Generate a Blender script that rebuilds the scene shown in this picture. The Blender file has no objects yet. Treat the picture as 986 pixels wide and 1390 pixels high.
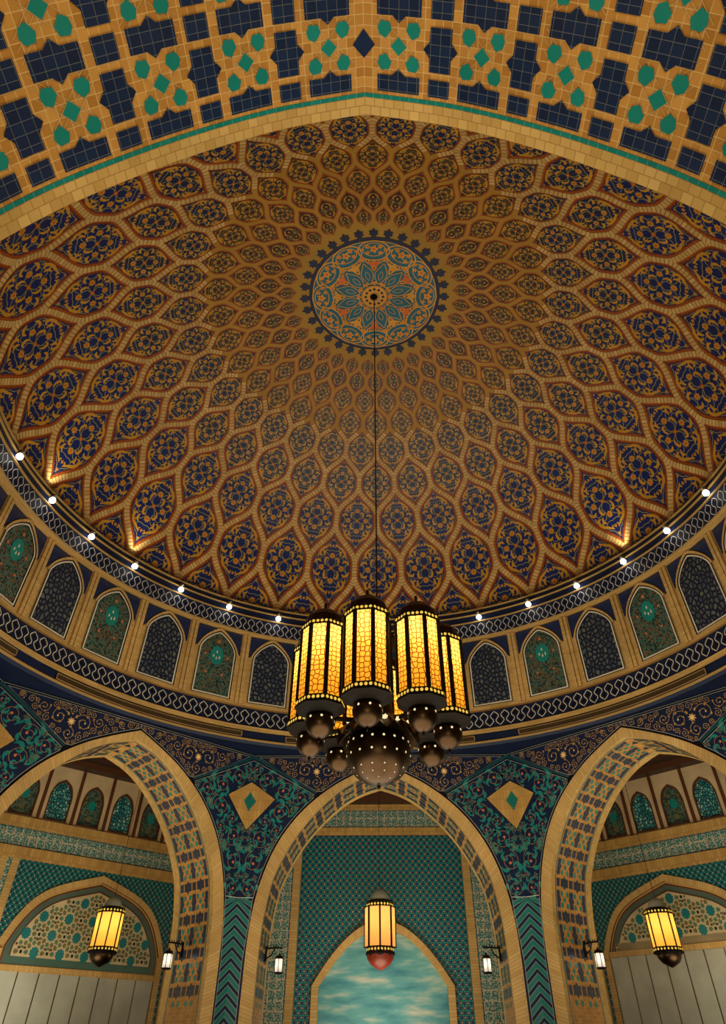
import bpy, math, random
from mathutils import Vector, Matrix
PI = math.pi
random.seed(7)
SC = bpy.context.scene
COL = SC.collection
S = 10.0           # metres per plan unit
EYE = 1.6

def W(x, y, z):
    return (x * S, y * S, z * S + EYE)

# ------------------------------------------------------------------ camera
FPX, PITCH, ROLL, YAW, CD, CX, PCY, PCX = 860.1996, 0.78066, 0.00076, -0.01887, 1.26488, 0.00017, 590.812, 499.370
cam = bpy.data.cameras.new('camera')
cam.sensor_fit = 'HORIZONTAL'; cam.sensor_width = 36.0
cam.lens = FPX * 36.0 / 986.0
cam.shift_x = -(PCX - 493.0) / 986.0
cam.shift_y = -(695.0 - PCY) / 986.0
cam.clip_start = 0.05; cam.clip_end = 500
camo = bpy.data.objects.new('camera', cam); COL.objects.link(camo)
fw = Vector((math.sin(YAW) * math.cos(PITCH), math.cos(YAW) * math.cos(PITCH), math.sin(PITCH)))
rt = Vector((math.cos(YAW), -math.sin(YAW), 0)); up = rt.cross(fw)
r2 = rt * math.cos(ROLL) + up * math.sin(ROLL); u2 = -rt * math.sin(ROLL) + up * math.cos(ROLL)
mw = Matrix((r2, u2, -fw)).transposed().to_4x4(); mw.translation = Vector(W(CX, -CD, 0))
camo.matrix_world = mw
SC.camera = camo
SC.view_settings.view_transform = 'Standard'; SC.view_settings.look = 'None'
SC.view_settings.gamma = 1.0; SC.view_settings.use_curve_mapping = False
SC.view_settings.exposure = 0.0

# ------------------------------------------------------------------ world and large lights
wd = bpy.data.worlds.new('world'); SC.world = wd; wd.use_nodes = True
wd.node_tree.nodes['Background'].inputs[0].default_value = (1.0, 0.92, 0.80, 1)
wd.node_tree.nodes['Background'].inputs[1].default_value = 0.03

def lin(c):
    out = []
    for v in c:
        v = v / 255.0
        out.append(v / 12.92 if v <= 0.04045 else ((v + 0.055) / 1.055) ** 2.4)
    return tuple(out)

def lamp(name, kind, loc, energy, color=(255, 214, 150), aim=None, size=1.0, spot=None, blend=0.5, sizey=None):
    l = bpy.data.lights.new(name, kind); l.energy = energy; l.color = lin(color)
    if kind == 'AREA':
        l.shape = 'DISK' if sizey is None else 'RECTANGLE'; l.size = size
        if sizey: l.size_y = sizey
    else:
        l.shadow_soft_size = size
    if kind == 'SPOT':
        l.spot_size = spot; l.spot_blend = blend
    o = bpy.data.objects.new(name, l); COL.objects.link(o); o.location = loc
    if aim is not None:
        o.rotation_euler = (Vector(aim) - Vector(loc)).to_track_quat('-Z', 'Y').to_euler()
    return o

# added unseen fill, standing in for light bounced up off the hall floor
lamp('hall_fill', 'AREA', W(0, 0, -0.10), 1750, (255, 240, 212), aim=W(0, 0, 1), size=15.0)
# fill lamp added out of view behind the near arch to brighten it
lamp('concourse_fill', 'AREA', W(0, -1.75, -0.05), 430, (255, 240, 208), aim=W(0, -1.1, 0.75), size=5.0)
# upward fill lamps added low in the three bays to lift their walls
for a_ in (-45, 0, 45):
    ar = math.radians(a_)
    lamp('bay_fill', 'AREA', W(1.5 * math.sin(ar), 1.5 * math.cos(ar), -0.02), 210, (255, 240, 212),
         aim=W(1.56 * math.sin(ar), 1.56 * math.cos(ar), 0.8), size=4.0)

# ------------------------------------------------------------------ materials
MATS = {}
def nmat(name, rough=0.5, spec=0.4, metal=0.0):
    m = bpy.data.materials.new(name); m.use_nodes = True
    b = m.node_tree.nodes['Principled BSDF']
    b.inputs['Roughness'].default_value = rough; b.inputs['Metallic'].default_value = metal
    b.inputs['Specular IOR Level'].default_value = spec
    MATS[name] = m
    return m, m.node_tree, b

def vary(nt, colsock, b, amt, scale, coord='Object'):
    """noise variation of brightness"""
    tc = nt.nodes.new('ShaderNodeTexCoord'); nz = nt.nodes.new('ShaderNodeTexNoise')
    nz.inputs['Scale'].default_value = scale; nz.inputs['Detail'].default_value = 3
    nt.links.new(tc.outputs[coord], nz.inputs['Vector'])
    mr = nt.nodes.new('ShaderNodeMapRange'); mr.inputs[3].default_value = 1 - amt; mr.inputs[4].default_value = 1 + amt
    mr.inputs[1].default_value = 0.3; mr.inputs[2].default_value = 0.7
    nt.links.new(nz.outputs[0], mr.inputs[0])
    mx = nt.nodes.new('ShaderNodeVectorMath'); mx.operation = 'SCALE'
    nt.links.new(colsock, mx.inputs[0]); nt.links.new(mr.outputs[0], mx.inputs['Scale'])
    nt.links.new(mx.outputs[0], b.inputs['Base Color'])

def plain(name, c, rough=0.5, spec=0.4, metal=0.0, amt=0.12, scale=1.5):
    m, nt, b = nmat(name, rough, spec, metal)
    rgb = nt.nodes.new('ShaderNodeRGB'); rgb.outputs[0].default_value = (*lin(c), 1)
    vary(nt, rgb.outputs[0], b, amt, scale)
    return m

def brick(name, c1, c2, mortar, bw, rh, ms, offset=0.5, rough=0.55, spec=0.3, amt=0.12, swap=False, bias=0.0):
    """bricks in UV units: rows of height rh stacked along V, brick length bw along U"""
    m, nt, b = nmat(name, rough, spec)
    uv = nt.nodes.new('ShaderNodeTexCoord'); sep = nt.nodes.new('ShaderNodeSeparateXYZ'); cmb = nt.nodes.new('ShaderNodeCombineXYZ')
    nt.links.new(uv.outputs['UV'], sep.inputs[0])
    nt.links.new(sep.outputs[1 if swap else 0], cmb.inputs[0]); nt.links.new(sep.outputs[0 if swap else 1], cmb.inputs[1])
    bt = nt.nodes.new('ShaderNodeTexBrick'); bt.offset = offset
    bt.inputs['Color1'].default_value = (*lin(c1), 1); bt.inputs['Color2'].default_value = (*lin(c2), 1)
    bt.inputs['Mortar'].default_value = (*lin(mortar), 1)
    k = 100.0
    bt.inputs['Scale'].default_value = k
    bt.inputs['Brick Width'].default_value = bw * k; bt.inputs['Row Height'].default_value = rh * k
    bt.inputs['Mortar Size'].default_value = ms * k; bt.inputs['Mortar Smooth'].default_value = 0.1
    bt.inputs['Bias'].default_value = bias
    nt.links.new(cmb.outputs[0], bt.inputs['Vector'])
    vary(nt, bt.outputs['Color'], b, amt, 0.8)
    return m

def voro(name, cols, scale, edge=None, edgew=0.08, rough=0.4, rnd=1.0, stretch=(1, 1)):
    """mosaic of irregular cells in UV units, with dark gaps"""
    m, nt, b = nmat(name, rough, 0.5)
    uv = nt.nodes.new('ShaderNodeTexCoord'); mp = nt.nodes.new('ShaderNodeMapping')
    mp.inputs['Scale'].default_value = (scale * stretch[0], scale * stretch[1], 1)
    nt.links.new(uv.outputs['UV'], mp.inputs[0])
    v1 = nt.nodes.new('ShaderNodeTexVoronoi'); v1.voronoi_dimensions = '2D'; v1.inputs['Scale'].default_value = 1; v1.inputs['Randomness'].default_value = rnd
    nt.links.new(mp.outputs[0], v1.inputs['Vector'])
    sp = nt.nodes.new('ShaderNodeSeparateColor'); nt.links.new(v1.outputs['Color'], sp.inputs[0])
    cr = nt.nodes.new('ShaderNodeValToRGB'); cr.color_ramp.interpolation = 'CONSTANT'
    while len(cr.color_ramp.elements) < len(cols): cr.color_ramp.elements.new(0.5)
    for i, c in enumerate(cols):
        e = cr.color_ramp.elements[i]; e.position = i / len(cols); e.color = (*lin(c), 1)
    nt.links.new(sp.outputs[0], cr.inputs[0])
    out = cr.outputs[0]
    if edge is not None:
        v2 = nt.nodes.new('ShaderNodeTexVoronoi'); v2.voronoi_dimensions = '2D'; v2.feature = 'DISTANCE_TO_EDGE'; v2.inputs['Scale'].default_value = 1; v2.inputs['Randomness'].default_value = rnd
        nt.links.new(mp.outputs[0], v2.inputs['Vector'])
        lt = nt.nodes.new('ShaderNodeMath'); lt.operation = 'LESS_THAN'; lt.inputs[1].default_value = edgew
        nt.links.new(v2.outputs['Distance'], lt.inputs[0])
        mx = nt.nodes.new('ShaderNodeMix'); mx.data_type = 'RGBA'
        nt.links.new(lt.outputs[0], mx.inputs[0]); nt.links.new(out, mx.inputs[6]); mx.inputs[7].default_value = (*lin(edge), 1)
        out = mx.outputs[2]
    nt.links.new(out, b.inputs['Base Color'])
    return m

# dome
plain('dome_gold', (166, 128, 50), 0.6, 0.3, amt=0.10, scale=0.5)
brick('rib_brick', (206, 174, 112), (182, 146, 84), (112, 84, 44), 0.05, 0.0125, 0.0011, 0.0, amt=0.10)
plain('dome_orange', (156, 76, 22), 0.5)
plain('dome_umber', (104, 50, 20), 0.5)
plain('dome_navy', (13, 34, 92), 0.45)
plain('dome_indigo', (58, 38, 30), 0.45)
plain('dome_dusk', (22, 32, 68), 0.45)
plain('dome_scroll', (186, 136, 40), 0.45)
plain('dome_vine', (134, 128, 74), 0.5)
plain('dome_flower', (186, 92, 24), 0.45)
plain('dome_dot', (206, 60, 40), 0.45)
plain('med_navy', (6, 22, 62), 0.4)
plain('med_teal', (4, 96, 118), 0.4)
plain('med_gold', (214, 150, 40), 0.45)
plain('med_orange', (208, 100, 24), 0.45)
# walls
brick('buff_brick', (206, 172, 108), (190, 153, 87), (164, 130, 78), 0.06, 0.0085, 0.0006, 0.5, amt=0.16)
brick('band_brick', (200, 162, 92), (180, 140, 72), (150, 112, 60), 0.012, 0.03, 0.0005, 0.0, amt=0.12)
brick('rim_brick', (212, 176, 104), (188, 150, 80), (160, 120, 62), 0.0105, 0.0088, 0.00035, 0.4, amt=0.16)
brick('amber_tile', (204, 150, 72), (172, 118, 48), (216, 184, 120), 0.0088, 0.0088, 0.0003, 0.0, amt=0.14)
brick('navy_tile', (26, 46, 80), (22, 38, 68), (110, 116, 112), 0.0098, 0.0087, 0.00018, 0.0, rough=0.25, spec=0.5, amt=0.06)
brick('teal_tile', (24, 134, 122), (18, 120, 110), (120, 160, 140), 0.0095, 0.5, 0.0002, 0.0, rough=0.25, spec=0.5, amt=0.1)
plain('teal_glaze', (24, 134, 124), 0.25, 0.5)
plain('deep_navy', (8, 28, 62), 0.6, 0.3)
plain('soffit_navy', (8, 27, 60), 0.5, 0.3)
plain('ink', (8, 10, 22), 0.6, 0.2)
plain('joint', (206, 172, 110), 0.6)
plain('white_line', (214, 210, 190), 0.45)
plain('grey_line', (168, 170, 164), 0.5)
plain('gold_line', (178, 144, 82), 0.5)
plain('gold_leaf', (200, 158, 86), 0.45)
plain('gold_pale', (236, 214, 160), 0.4)
plain('leaf_teal', (22, 128, 124), 0.35, 0.5)
plain('leaf_deep', (12, 74, 88), 0.35, 0.5)
plain('vine_brown', (158, 122, 78), 0.5)
plain('berry', (206, 120, 76), 0.45)
plain('chev_teal', (14, 116, 108), 0.35, 0.5)
plain('strip_teal', (14, 66, 78), 0.35, 0.5)
plain('vent_brown', (70, 58, 30), 0.5)
plain('blue_tile_base', (20, 34, 74), 0.3, 0.5)
brick('blue_tile', (36, 60, 112), (28, 48, 94), (10, 14, 30), 0.005, 0.005, 0.0006, 0.0, rough=0.3, spec=0.5)
voro('pebble_lattice', [(78, 90, 92), (98, 106, 98), (60, 74, 82), (86, 96, 94)], 62, (8, 24, 52), 0.20, stretch=(1.15, 0.9))
voro('floral_mosaic', [(66, 104, 92), (30, 72, 68), (110, 96, 66), (24, 36, 44), (70, 122, 106), (100, 116, 98), (40, 90, 82), (122, 84, 54)], 210, (18, 34, 36), 0.06)
voro('screen_leaf', [(90, 176, 176), (40, 132, 136), (150, 206, 190)], 92, (14, 30, 34), 0.14, stretch=(1.1, 0.9))
voro('screen_flora', [(70, 104, 92), (40, 80, 74), (120, 110, 70), (60, 60, 50), (90, 130, 112)], 190, (34, 40, 34), 0.06)
plain('cream_wall', (204, 180, 138), 0.7, 0.2)
plain('brown_wood', (92, 48, 20), 0.5)
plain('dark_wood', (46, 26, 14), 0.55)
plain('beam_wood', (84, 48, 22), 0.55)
plain('floor_stone', (150, 126, 96), 0.35)
plain('buff_plain', (196, 152, 82), 0.6)
plain('bronze', (66, 50, 34), 0.34, 0.3, 1.0, amt=0.25, scale=3)
plain('dark_bronze', (20, 15, 10), 0.6, 0.08, 0.0)
plain('steel', (110, 100, 84), 0.35, 0.5, 0.9)
plain('cable', (30, 26, 20), 0.5)
plain('frost_glass', (176, 180, 164), 0.3, 0.5)

def lattice_wall(name, base, c1, c2, pitch):
    """woven tile field: diamonds grid with small bright dots, in UV units"""
    m, nt, b = nmat(name, 0.35, 0.5)
    uv = nt.nodes.new('ShaderNodeTexCoord'); sep = nt.nodes.new('ShaderNodeSeparateXYZ'); nt.links.new(uv.outputs['UV'], sep.inputs[0])
    def mth(op, a, bb=None):
        n = nt.nodes.new('ShaderNodeMath'); n.operation = op
        for i, v in enumerate((a, bb)):
            if v is None: continue
            if isinstance(v, (int, float)): n.inputs[i].default_value = v
            else: nt.links.new(v, n.inputs[i])
        return n.outputs[0]
    k = 2 * PI / pitch
    cx_ = mth('COSINE', mth('MULTIPLY', sep.outputs[0], k)); cy_ = mth('COSINE', mth('MULTIPLY', sep.outputs[1], k))
    pr = mth('MULTIPLY', cx_, cy_)
    dots = mth('GREATER_THAN', pr, 0.80)
    lines = mth('LESS_THAN', mth('ABSOLUTE', pr), 0.30)
    mx = nt.nodes.new('ShaderNodeMix'); mx.data_type = 'RGBA'; nt.links.new(lines, mx.inputs[0])
    mx.inputs[6].default_value = (*lin(base), 1); mx.inputs[7].default_value = (*lin(c1), 1)
    mx2 = nt.nodes.new('ShaderNodeMix'); mx2.data_type = 'RGBA'; nt.links.new(dots, mx2.inputs[0])
    nt.links.new(mx.outputs[2], mx2.inputs[6]); mx2.inputs[7].default_value = (*lin(c2), 1)
    nt.links.new(mx2.outputs[2], b.inputs['Base Color'])
lattice_wall('lattice_green', (14, 48, 92), (20, 132, 116), (222, 160, 96), 0.0255)
lattice_wall('lattice_teal', (12, 50, 70), (16, 120, 112), (190, 196, 180), 0.0200)

def medallion_frieze(name):
    """pale mosaic with teal lozenges and fine scrolls, in UV units (u along, v across)"""
    m, nt, b = nmat(name, 0.4, 0.5)
    uv = nt.nodes.new('ShaderNodeTexCoord'); sep = nt.nodes.new('ShaderNodeSeparateXYZ'); nt.links.new(uv.outputs['UV'], sep.inputs[0])
    def mth(op, a, bb=None):
        n = nt.nodes.new('ShaderNodeMath'); n.operation = op
        for i, v in enumerate((a, bb)):
            if v is None: continue
            if isinstance(v, (int, float)): n.inputs[i].default_value = v
            else: nt.links.new(v, n.inputs[i])
        return n.outputs[0]
    x, y = sep.outputs[0], sep.outputs[1]
    mp_ = nt.nodes.new('ShaderNodeMapping'); mp_.inputs['Scale'].default_value = (1, 1, 1); nt.links.new(uv.outputs['UV'], mp_.inputs[0])
    v = nt.nodes.new('ShaderNodeTexVoronoi'); v.voronoi_dimensions = '2D'; v.inputs['Scale'].default_value = 150; v.inputs['Randomness'].default_value = .8
    nt.links.new(mp_.outputs[0], v.inputs['Vector'])
    big = mth('MULTIPLY', mth('COSINE', mth('MULTIPLY', x, 2 * PI / 0.058)), mth('COSINE', mth('MULTIPLY', y, 2 * PI / 0.058)))
    thr = mth('ADD', mth('MULTIPLY', mth('ABSOLUTE', big), -.28), .52)
    teal = mth('GREATER_THAN', v.outputs['Distance'], thr)
    line = mth('LESS_THAN', mth('ABSOLUTE', mth('SUBTRACT', mth('ABSOLUTE', big), 0.42)), 0.07)
    mx = nt.nodes.new('ShaderNodeMix'); mx.data_type = 'RGBA'; nt.links.new(teal, mx.inputs[0])
    mx.inputs[6].default_value = (*lin((196, 184, 154)), 1); mx.inputs[7].default_value = (*lin((40, 122, 120)), 1)
    mx2 = nt.nodes.new('ShaderNodeMix'); mx2.data_type = 'RGBA'; nt.links.new(line, mx2.inputs[0])
    nt.links.new(mx.outputs[2], mx2.inputs[6]); mx2.inputs[7].default_value = (*lin((52, 120, 118)), 1)
    nt.links.new(mx2.outputs[2], b.inputs['Base Color'])
medallion_frieze('lozenge_mosaic')

def glow_mat(name, c, strength):
    m = bpy.data.materials.new(name); m.use_nodes = True; nt = m.node_tree; nt.nodes.clear()
    o = nt.nodes.new('ShaderNodeOutputMaterial'); e = nt.nodes.new('ShaderNodeEmission')
    e.inputs[0].default_value = (*lin(c), 1); e.inputs[1].default_value = strength
    nt.links.new(e.outputs[0], o.inputs[0]); MATS[name] = m
glow_mat('bulb_white', (255, 248, 236), 9.0)
glow_mat('bulb_warm', (255, 226, 150), 6.0)
glow_mat('hole_glow', (255, 232, 176), 1.0)

def shade_glass(name, col, fret, emit, scale, ecol, wid=0.085):
    """lamp glass that lets the bulb behind it through, under a fretwork of small rings"""
    m = bpy.data.materials.new(name); m.use_nodes = True; nt = m.node_tree; nt.nodes.clear()
    o = nt.nodes.new('ShaderNodeOutputMaterial')
    tr = nt.nodes.new('ShaderNodeBsdfTranslucent'); tr.inputs[0].default_value = (*lin(col), 1)
    e = nt.nodes.new('ShaderNodeEmission'); e.inputs[0].default_value = (*lin(ecol), 1); e.inputs[1].default_value = emit
    ad = nt.nodes.new('ShaderNodeAddShader'); nt.links.new(tr.outputs[0], ad.inputs[0]); nt.links.new(e.outputs[0], ad.inputs[1])
    out = ad.outputs[0]
    if fret:
        uv = nt.nodes.new('ShaderNodeTexCoord'); mp = nt.nodes.new('ShaderNodeMapping'); mp.inputs['Scale'].default_value = (scale, scale, 1)
        nt.links.new(uv.outputs['UV'], mp.inputs[0])
        v = nt.nodes.new('ShaderNodeTexVoronoi'); v.voronoi_dimensions = '2D'; v.feature = 'DISTANCE_TO_EDGE'; v.inputs['Scale'].default_value = 1; v.inputs['Randomness'].default_value = 0.55
        nt.links.new(mp.outputs[0], v.inputs['Vector'])
        lt = nt.nodes.new('ShaderNodeMath'); lt.operation = 'LESS_THAN'; lt.inputs[1].default_value = wid
        nt.links.new(v.outputs['Distance'], lt.inputs[0])
        df = nt.nodes.new('ShaderNodeBsdfTranslucent'); df.inputs[0].default_value = (*lin(fret), 1)
        mx = nt.nodes.new('ShaderNodeMixShader'); nt.links.new(lt.outputs[0], mx.inputs[0]); nt.links.new(out, mx.inputs[1]); nt.links.new(df.outputs[0], mx.inputs[2])
        out = mx.outputs[0]
    nt.links.new(out, o.inputs[0]); MATS[name] = m
shade_glass('fret_glass', (255, 222, 140), (150, 78, 14), 0.60, 105, (255, 168, 20))
shade_glass('amber_glass', (255, 222, 150), None, 0.55, 1, (255, 184, 60))
shade_glass('peach_glass', (255, 210, 150), None, 0.60, 1, (255, 168, 84))
shade_glass('milk_glass', (255, 248, 236), None, 0.28, 1, (255, 246, 228))

def sky_mural(name):
    m, nt, b = nmat(name, 0.5, 0.3)
    uv = nt.nodes.new('ShaderNodeTexCoord'); mp = nt.nodes.new('ShaderNodeMapping'); mp.inputs['Scale'].default_value = (6, 26, 1); mp.inputs['Rotation'].default_value = (0, 0, -0.2)
    nt.links.new(uv.outputs['UV'], mp.inputs[0])
    nz = nt.nodes.new('ShaderNodeTexNoise'); nz.inputs['Scale'].default_value = 1; nz.inputs['Detail'].default_value = 4; nt.links.new(mp.outputs[0], nz.inputs['Vector'])
    cr = nt.nodes.new('ShaderNodeValToRGB'); els = cr.color_ramp.elements
    els[0].position = 0.35; els[0].color = (*lin((64, 138, 152)), 1); els[1].position = 0.72; els[1].color = (*lin((214, 212, 190)), 1)
    e = els.new(0.52); e.color = (*lin((104, 172, 174)), 1)
    nt.links.new(nz.outputs[0], cr.inputs[0]); nt.links.new(cr.outputs[0], b.inputs['Base Color'])
sky_mural('sky_mural')

# ------------------------------------------------------------------ mesh builder
class MB:
    def __init__(s): s.v = []; s.f = []; s.m = []; s.uv = []; s.names = []
    def mi(s, name):
        if name not in s.names: s.names.append(name)
        return s.names.index(name)
    def face(s, pts, mat, uvs=None):
        b = len(s.v); s.v.extend(pts); s.f.append(tuple(range(b, b + len(pts)))); s.m.append(s.mi(mat))
        s.uv.append(uvs if uvs is not None else [(0, 0)] * len(pts))
    def grid(s, fn, us, vs, mat, uvfn=None):
        b = len(s.v); nu = len(us)
        for v in vs:
            for u in us: s.v.append(fn(u, v))
        mi = s.mi(mat)
        for j in range(len(vs) - 1):
            for i in range(nu - 1):
                s.f.append((b + j * nu + i, b + j * nu + i + 1, b + (j + 1) * nu + i + 1, b + (j + 1) * nu + i)); s.m.append(mi)
                q = ((us[i], vs[j]), (us[i + 1], vs[j]), (us[i + 1], vs[j + 1]), (us[i], vs[j + 1]))
                s.uv.append([uvfn(*p) for p in q] if uvfn else list(q))
    def poly(s, pts, mp, h, mat):
        s.face([mp(u, v, h) for u, v in pts], mat, [tuple(p) for p in pts])
    def ribbon(s, path, w, mp, h, mat, closed=False, aspect=1.0, uvf=None):
        """path in map space; w width (number or f(t)); aspect = metric length of v over u"""
        n = len(path)
        if n < 2: return
        L = []; R = []; dist = [0.0]
        for i in range(n):
            if closed: a = path[i - 1]; c = path[(i + 1) % n]
            else: a = path[max(0, i - 1)]; c = path[min(n - 1, i + 1)]
            dx = c[0] - a[0]; dy = (c[1] - a[1]) * aspect; l = math.hypot(dx, dy) or 1e-9
            nx, ny = -dy / l, dx / l
            ww = (w(i / (n - 1)) if callable(w) else w) / 2
            L.append((path[i][0] + nx * ww, path[i][1] + ny * ww / aspect)); R.append((path[i][0] - nx * ww, path[i][1] - ny * ww / aspect))
            if i: dist.append(dist[-1] + math.hypot(path[i][0] - path[i - 1][0], (path[i][1] - path[i - 1][1]) * aspect))
        b = len(s.v); mi = s.mi(mat)
        for i in range(n): s.v.append(mp(*L[i], h)); s.v.append(mp(*R[i], h))
        rng = range(n) if closed else range(n - 1)
        for i in rng:
            j = (i + 1) % n
            s.f.append((b + 2 * i, b + 2 * i + 1, b + 2 * j + 1, b + 2 * j)); s.m.append(mi)
            s.uv.append([(0, dist[i]), (0.02, dist[i]), (0.02, dist[j] if j else dist[i] + .01), (0, dist[j] if j else dist[i] + .01)])
    def box(s, x0, x1, y0, y1, z0, z1, mat, tf=None):
        P = [(x, y, z) for z in (z0, z1) for y in (y0, y1) for x in (x0, x1)]
        if tf: P = [tf(*p) for p in P]
        for q in ((0, 2, 3, 1), (4, 5, 7, 6), (0, 1, 5, 4), (2, 6, 7, 3), (0, 4, 6, 2), (1, 3, 7, 5)):
            pts = [P[i] for i in q]
            d1 = (Vector(pts[1]) - Vector(pts[0])).length / S; d2 = (Vector(pts[3]) - Vector(pts[0])).length / S
            s.face(pts, mat, [(0, 0), (d1, 0), (d1, d2), (0, d2)])
    def lathe(s, prof, n, mat, c=(0, 0, 0), ph=0.0, tf=None):
        """prof = list of (r,z) metres"""
        b = len(s.v); mi = s.mi(mat)
        for r, z in prof:
            for i in range(n):
                a = 2 * PI * i / n + ph; p = (c[0] + r * math.cos(a), c[1] + r * math.sin(a), c[2] + z)
                s.v.append(tf(*p) if tf else p)
        for j in range(len(prof) - 1):
            for i in range(n):
                k = (i + 1) % n
                s.f.append((b + j * n + i, b + j * n + k, b + (j + 1) * n + k, b + (j + 1) * n + i)); s.m.append(mi)
                s.uv.append([(i / n, j), ((i + 1) / n, j), ((i + 1) / n, j + 1), (i / n, j + 1)])
    def tube(s, pts, r, n, mat, cap=True):
        pts = [Vector(p) for p in pts]; b = len(s.v); mi = s.mi(mat)
        for i, p in enumerate(pts):
            d = (pts[min(i + 1, len(pts) - 1)] - pts[max(i - 1, 0)]).normalized()
            a = d.orthogonal().normalized(); c = d.cross(a)
            if i and a.dot(pa) < 0.9:
                a = (pa - d * pa.dot(d)).normalized(); c = d.cross(a)
            pa = a
            for k in range(n):
                t = 2 * PI * k / n; s.v.append(tuple(p + (a * math.cos(t) + c * math.sin(t)) * r))
        for j in range(len(pts) - 1):
            for i in range(n):
                k = (i + 1) % n; s.f.append((b + j * n + i, b + j * n + k, b + (j + 1) * n + k, b + (j + 1) * n + i)); s.m.append(mi); s.uv.append([(0, 0)] * 4)
        if cap:
            s.f.append(tuple(range(b, b + n))); s.m.append(mi); s.uv.append([(0, 0)] * n)
            e = b + (len(pts) - 1) * n; s.f.append(tuple(range(e, e + n))); s.m.append(mi); s.uv.append([(0, 0)] * n)
    def mesh(s, name, smooth=False):
        me = bpy.data.meshes.new(name); me.from_pydata([tuple(p) for p in s.v], [], s.f)
        for nme in s.names: me.materials.append(MATS[nme])
        me.polygons.foreach_set('material_index', s.m)
        ul = me.uv_layers.new(name='UVMap'); flat = []
        for q in s.uv:
            for p in q: flat.extend(p)
        ul.data.foreach_set('uv', flat)
        if smooth: me.polygons.foreach_set('use_smooth', [True] * len(s.f))
        me.update()
        return me
    def build(s, name, parent=None, loc=None, smooth=False):
        """vertices are world metres; loc = origin of the object"""
        if loc is not None:
            s.v = [(p[0] - loc[0], p[1] - loc[1], p[2] - loc[2]) for p in s.v]
        o = bpy.data.objects.new(name, s.mesh(name, smooth)); COL.objects.link(o)
        if loc is not None: o.location = loc
        if parent: 
            o.parent = parent
            if loc is None: o.location = -parent.matrix_world.translation if False else o.location
        return o

def thing(name, label, cat, loc, rotz=0, group=None):
    o = bpy.data.objects.new(name, None); COL.objects.link(o); o.empty_display_size = 0.1
    o.location = loc; o.rotation_euler = (0, 0, rotz); o['label'] = label; o['category'] = cat
    if group: o['group'] = group
    return o
def tag(o, label=None, cat=None, group=None, kind=None):
    if label: o['label'] = label
    if cat: o['category'] = cat
    if group: o['group'] = group
    if kind: o['kind'] = kind
    return o

def ss(t):
    t = max(0.0, min(1.0, t)); return t * t * (3 - 2 * t)
def interp(x, xs, ys):
    if x <= xs[0]: return ys[0]
    for i in range(1, len(xs)):
        if x <= xs[i]:
            t = (x - xs[i - 1]) / (xs[i] - xs[i - 1]); return ys[i - 1] + t * (ys[i] - ys[i - 1])
    return ys[-1]
def catmull(pts, n=6):
    out = []
    P = [pts[0]] + list(pts) + [pts[-1]]
    for i in range(1, len(P) - 2):
        p0, p1, p2, p3 = P[i - 1], P[i], P[i + 1], P[i + 2]
        for k in range(n):
            t = k / n
            out.append(tuple(0.5 * ((2 * p1[d]) + (-p0[d] + p2[d]) * t + (2 * p0[d] - 5 * p1[d] + 4 * p2[d] - p3[d]) * t * t + (-p0[d] + 3 * p1[d] - 3 * p2[d] + p3[d]) * t ** 3) for d in range(2)))
    out.append(pts[-1]); return out

# ------------------------------------------------------------------ ceiling: the dome
VT = [-2, -1, 0, 1, 2, 3, 4, 5, 6, 7, 8, 9, 10, 11, 12]
RT = [1.056, 1.042, .982, .8674, .7500, .6321, .5357, .4492, .3730, .3086, .2600, .2120, .145, .072, .0005]
ZT = [.98, 1.212, 1.4429, 1.6069, 1.7140, 1.7930, 1.8500, 1.8895, 1.9175, 1.9365, 1.9460, 1.9515, 1.955, 1.9575, 1.958]
PR = catmull(list(zip(RT, ZT)), 16)
def prof(v):
    t = (v + 2) * 16; i = int(max(0, min(len(PR) - 2, math.floor(t)))); f = max(0.0, min(1.0, t - i))
    a, b = PR[i], PR[i + 1]; return a[0] + (b[0] - a[0]) * f, a[1] + (b[1] - a[1]) * f
def dome(k, v, h=0.0):
    r, z = prof(v); r1, z1 = prof(v - .02); r2_, z2 = prof(v + .02)
    tx, tz = r2_ - r1, z2 - z1; l = math.hypot(tx, tz) or 1
    nr, nz = tz / l, -tx / l          # outward
    if r < .01: nr, nz = 0, 1
    r -= nr * h; z -= abs(nz) * h
    a = 2 * PI * k / 32
    return W(r * math.sin(a), r * math.cos(a), z)
def pitch_at(v): return 2 * PI * prof(v)[0] / 32
def rowlen(v):
    a, b = prof(v - .5), prof(v + .5); return math.hypot(a[0] - b[0], a[1] - b[1])
def strap(v): r = prof(v)[0]; return .0140 + .0065 * (r - .3) / .67
def Wc(v): return .5 * (1 - ss((abs(v) - .12) / .76))

mb = MB()
N = 32
us = [i * 32 / 192 for i in range(193)]; vs = [-1.15 + i * (12 + 1.15) / 64 for i in range(65)]
mb.grid(lambda u, v: dome(u, v, 0), us, vs, 'dome_gold')
mb.grid(lambda u, v: dome(u, v, -.02), us[::4], vs[::2], 'ink')
ceiling = mb.build('ceiling'); ceiling['kind'] = 'structure'; ceiling['label'] = 'tiled dome with ogee panels'
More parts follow.
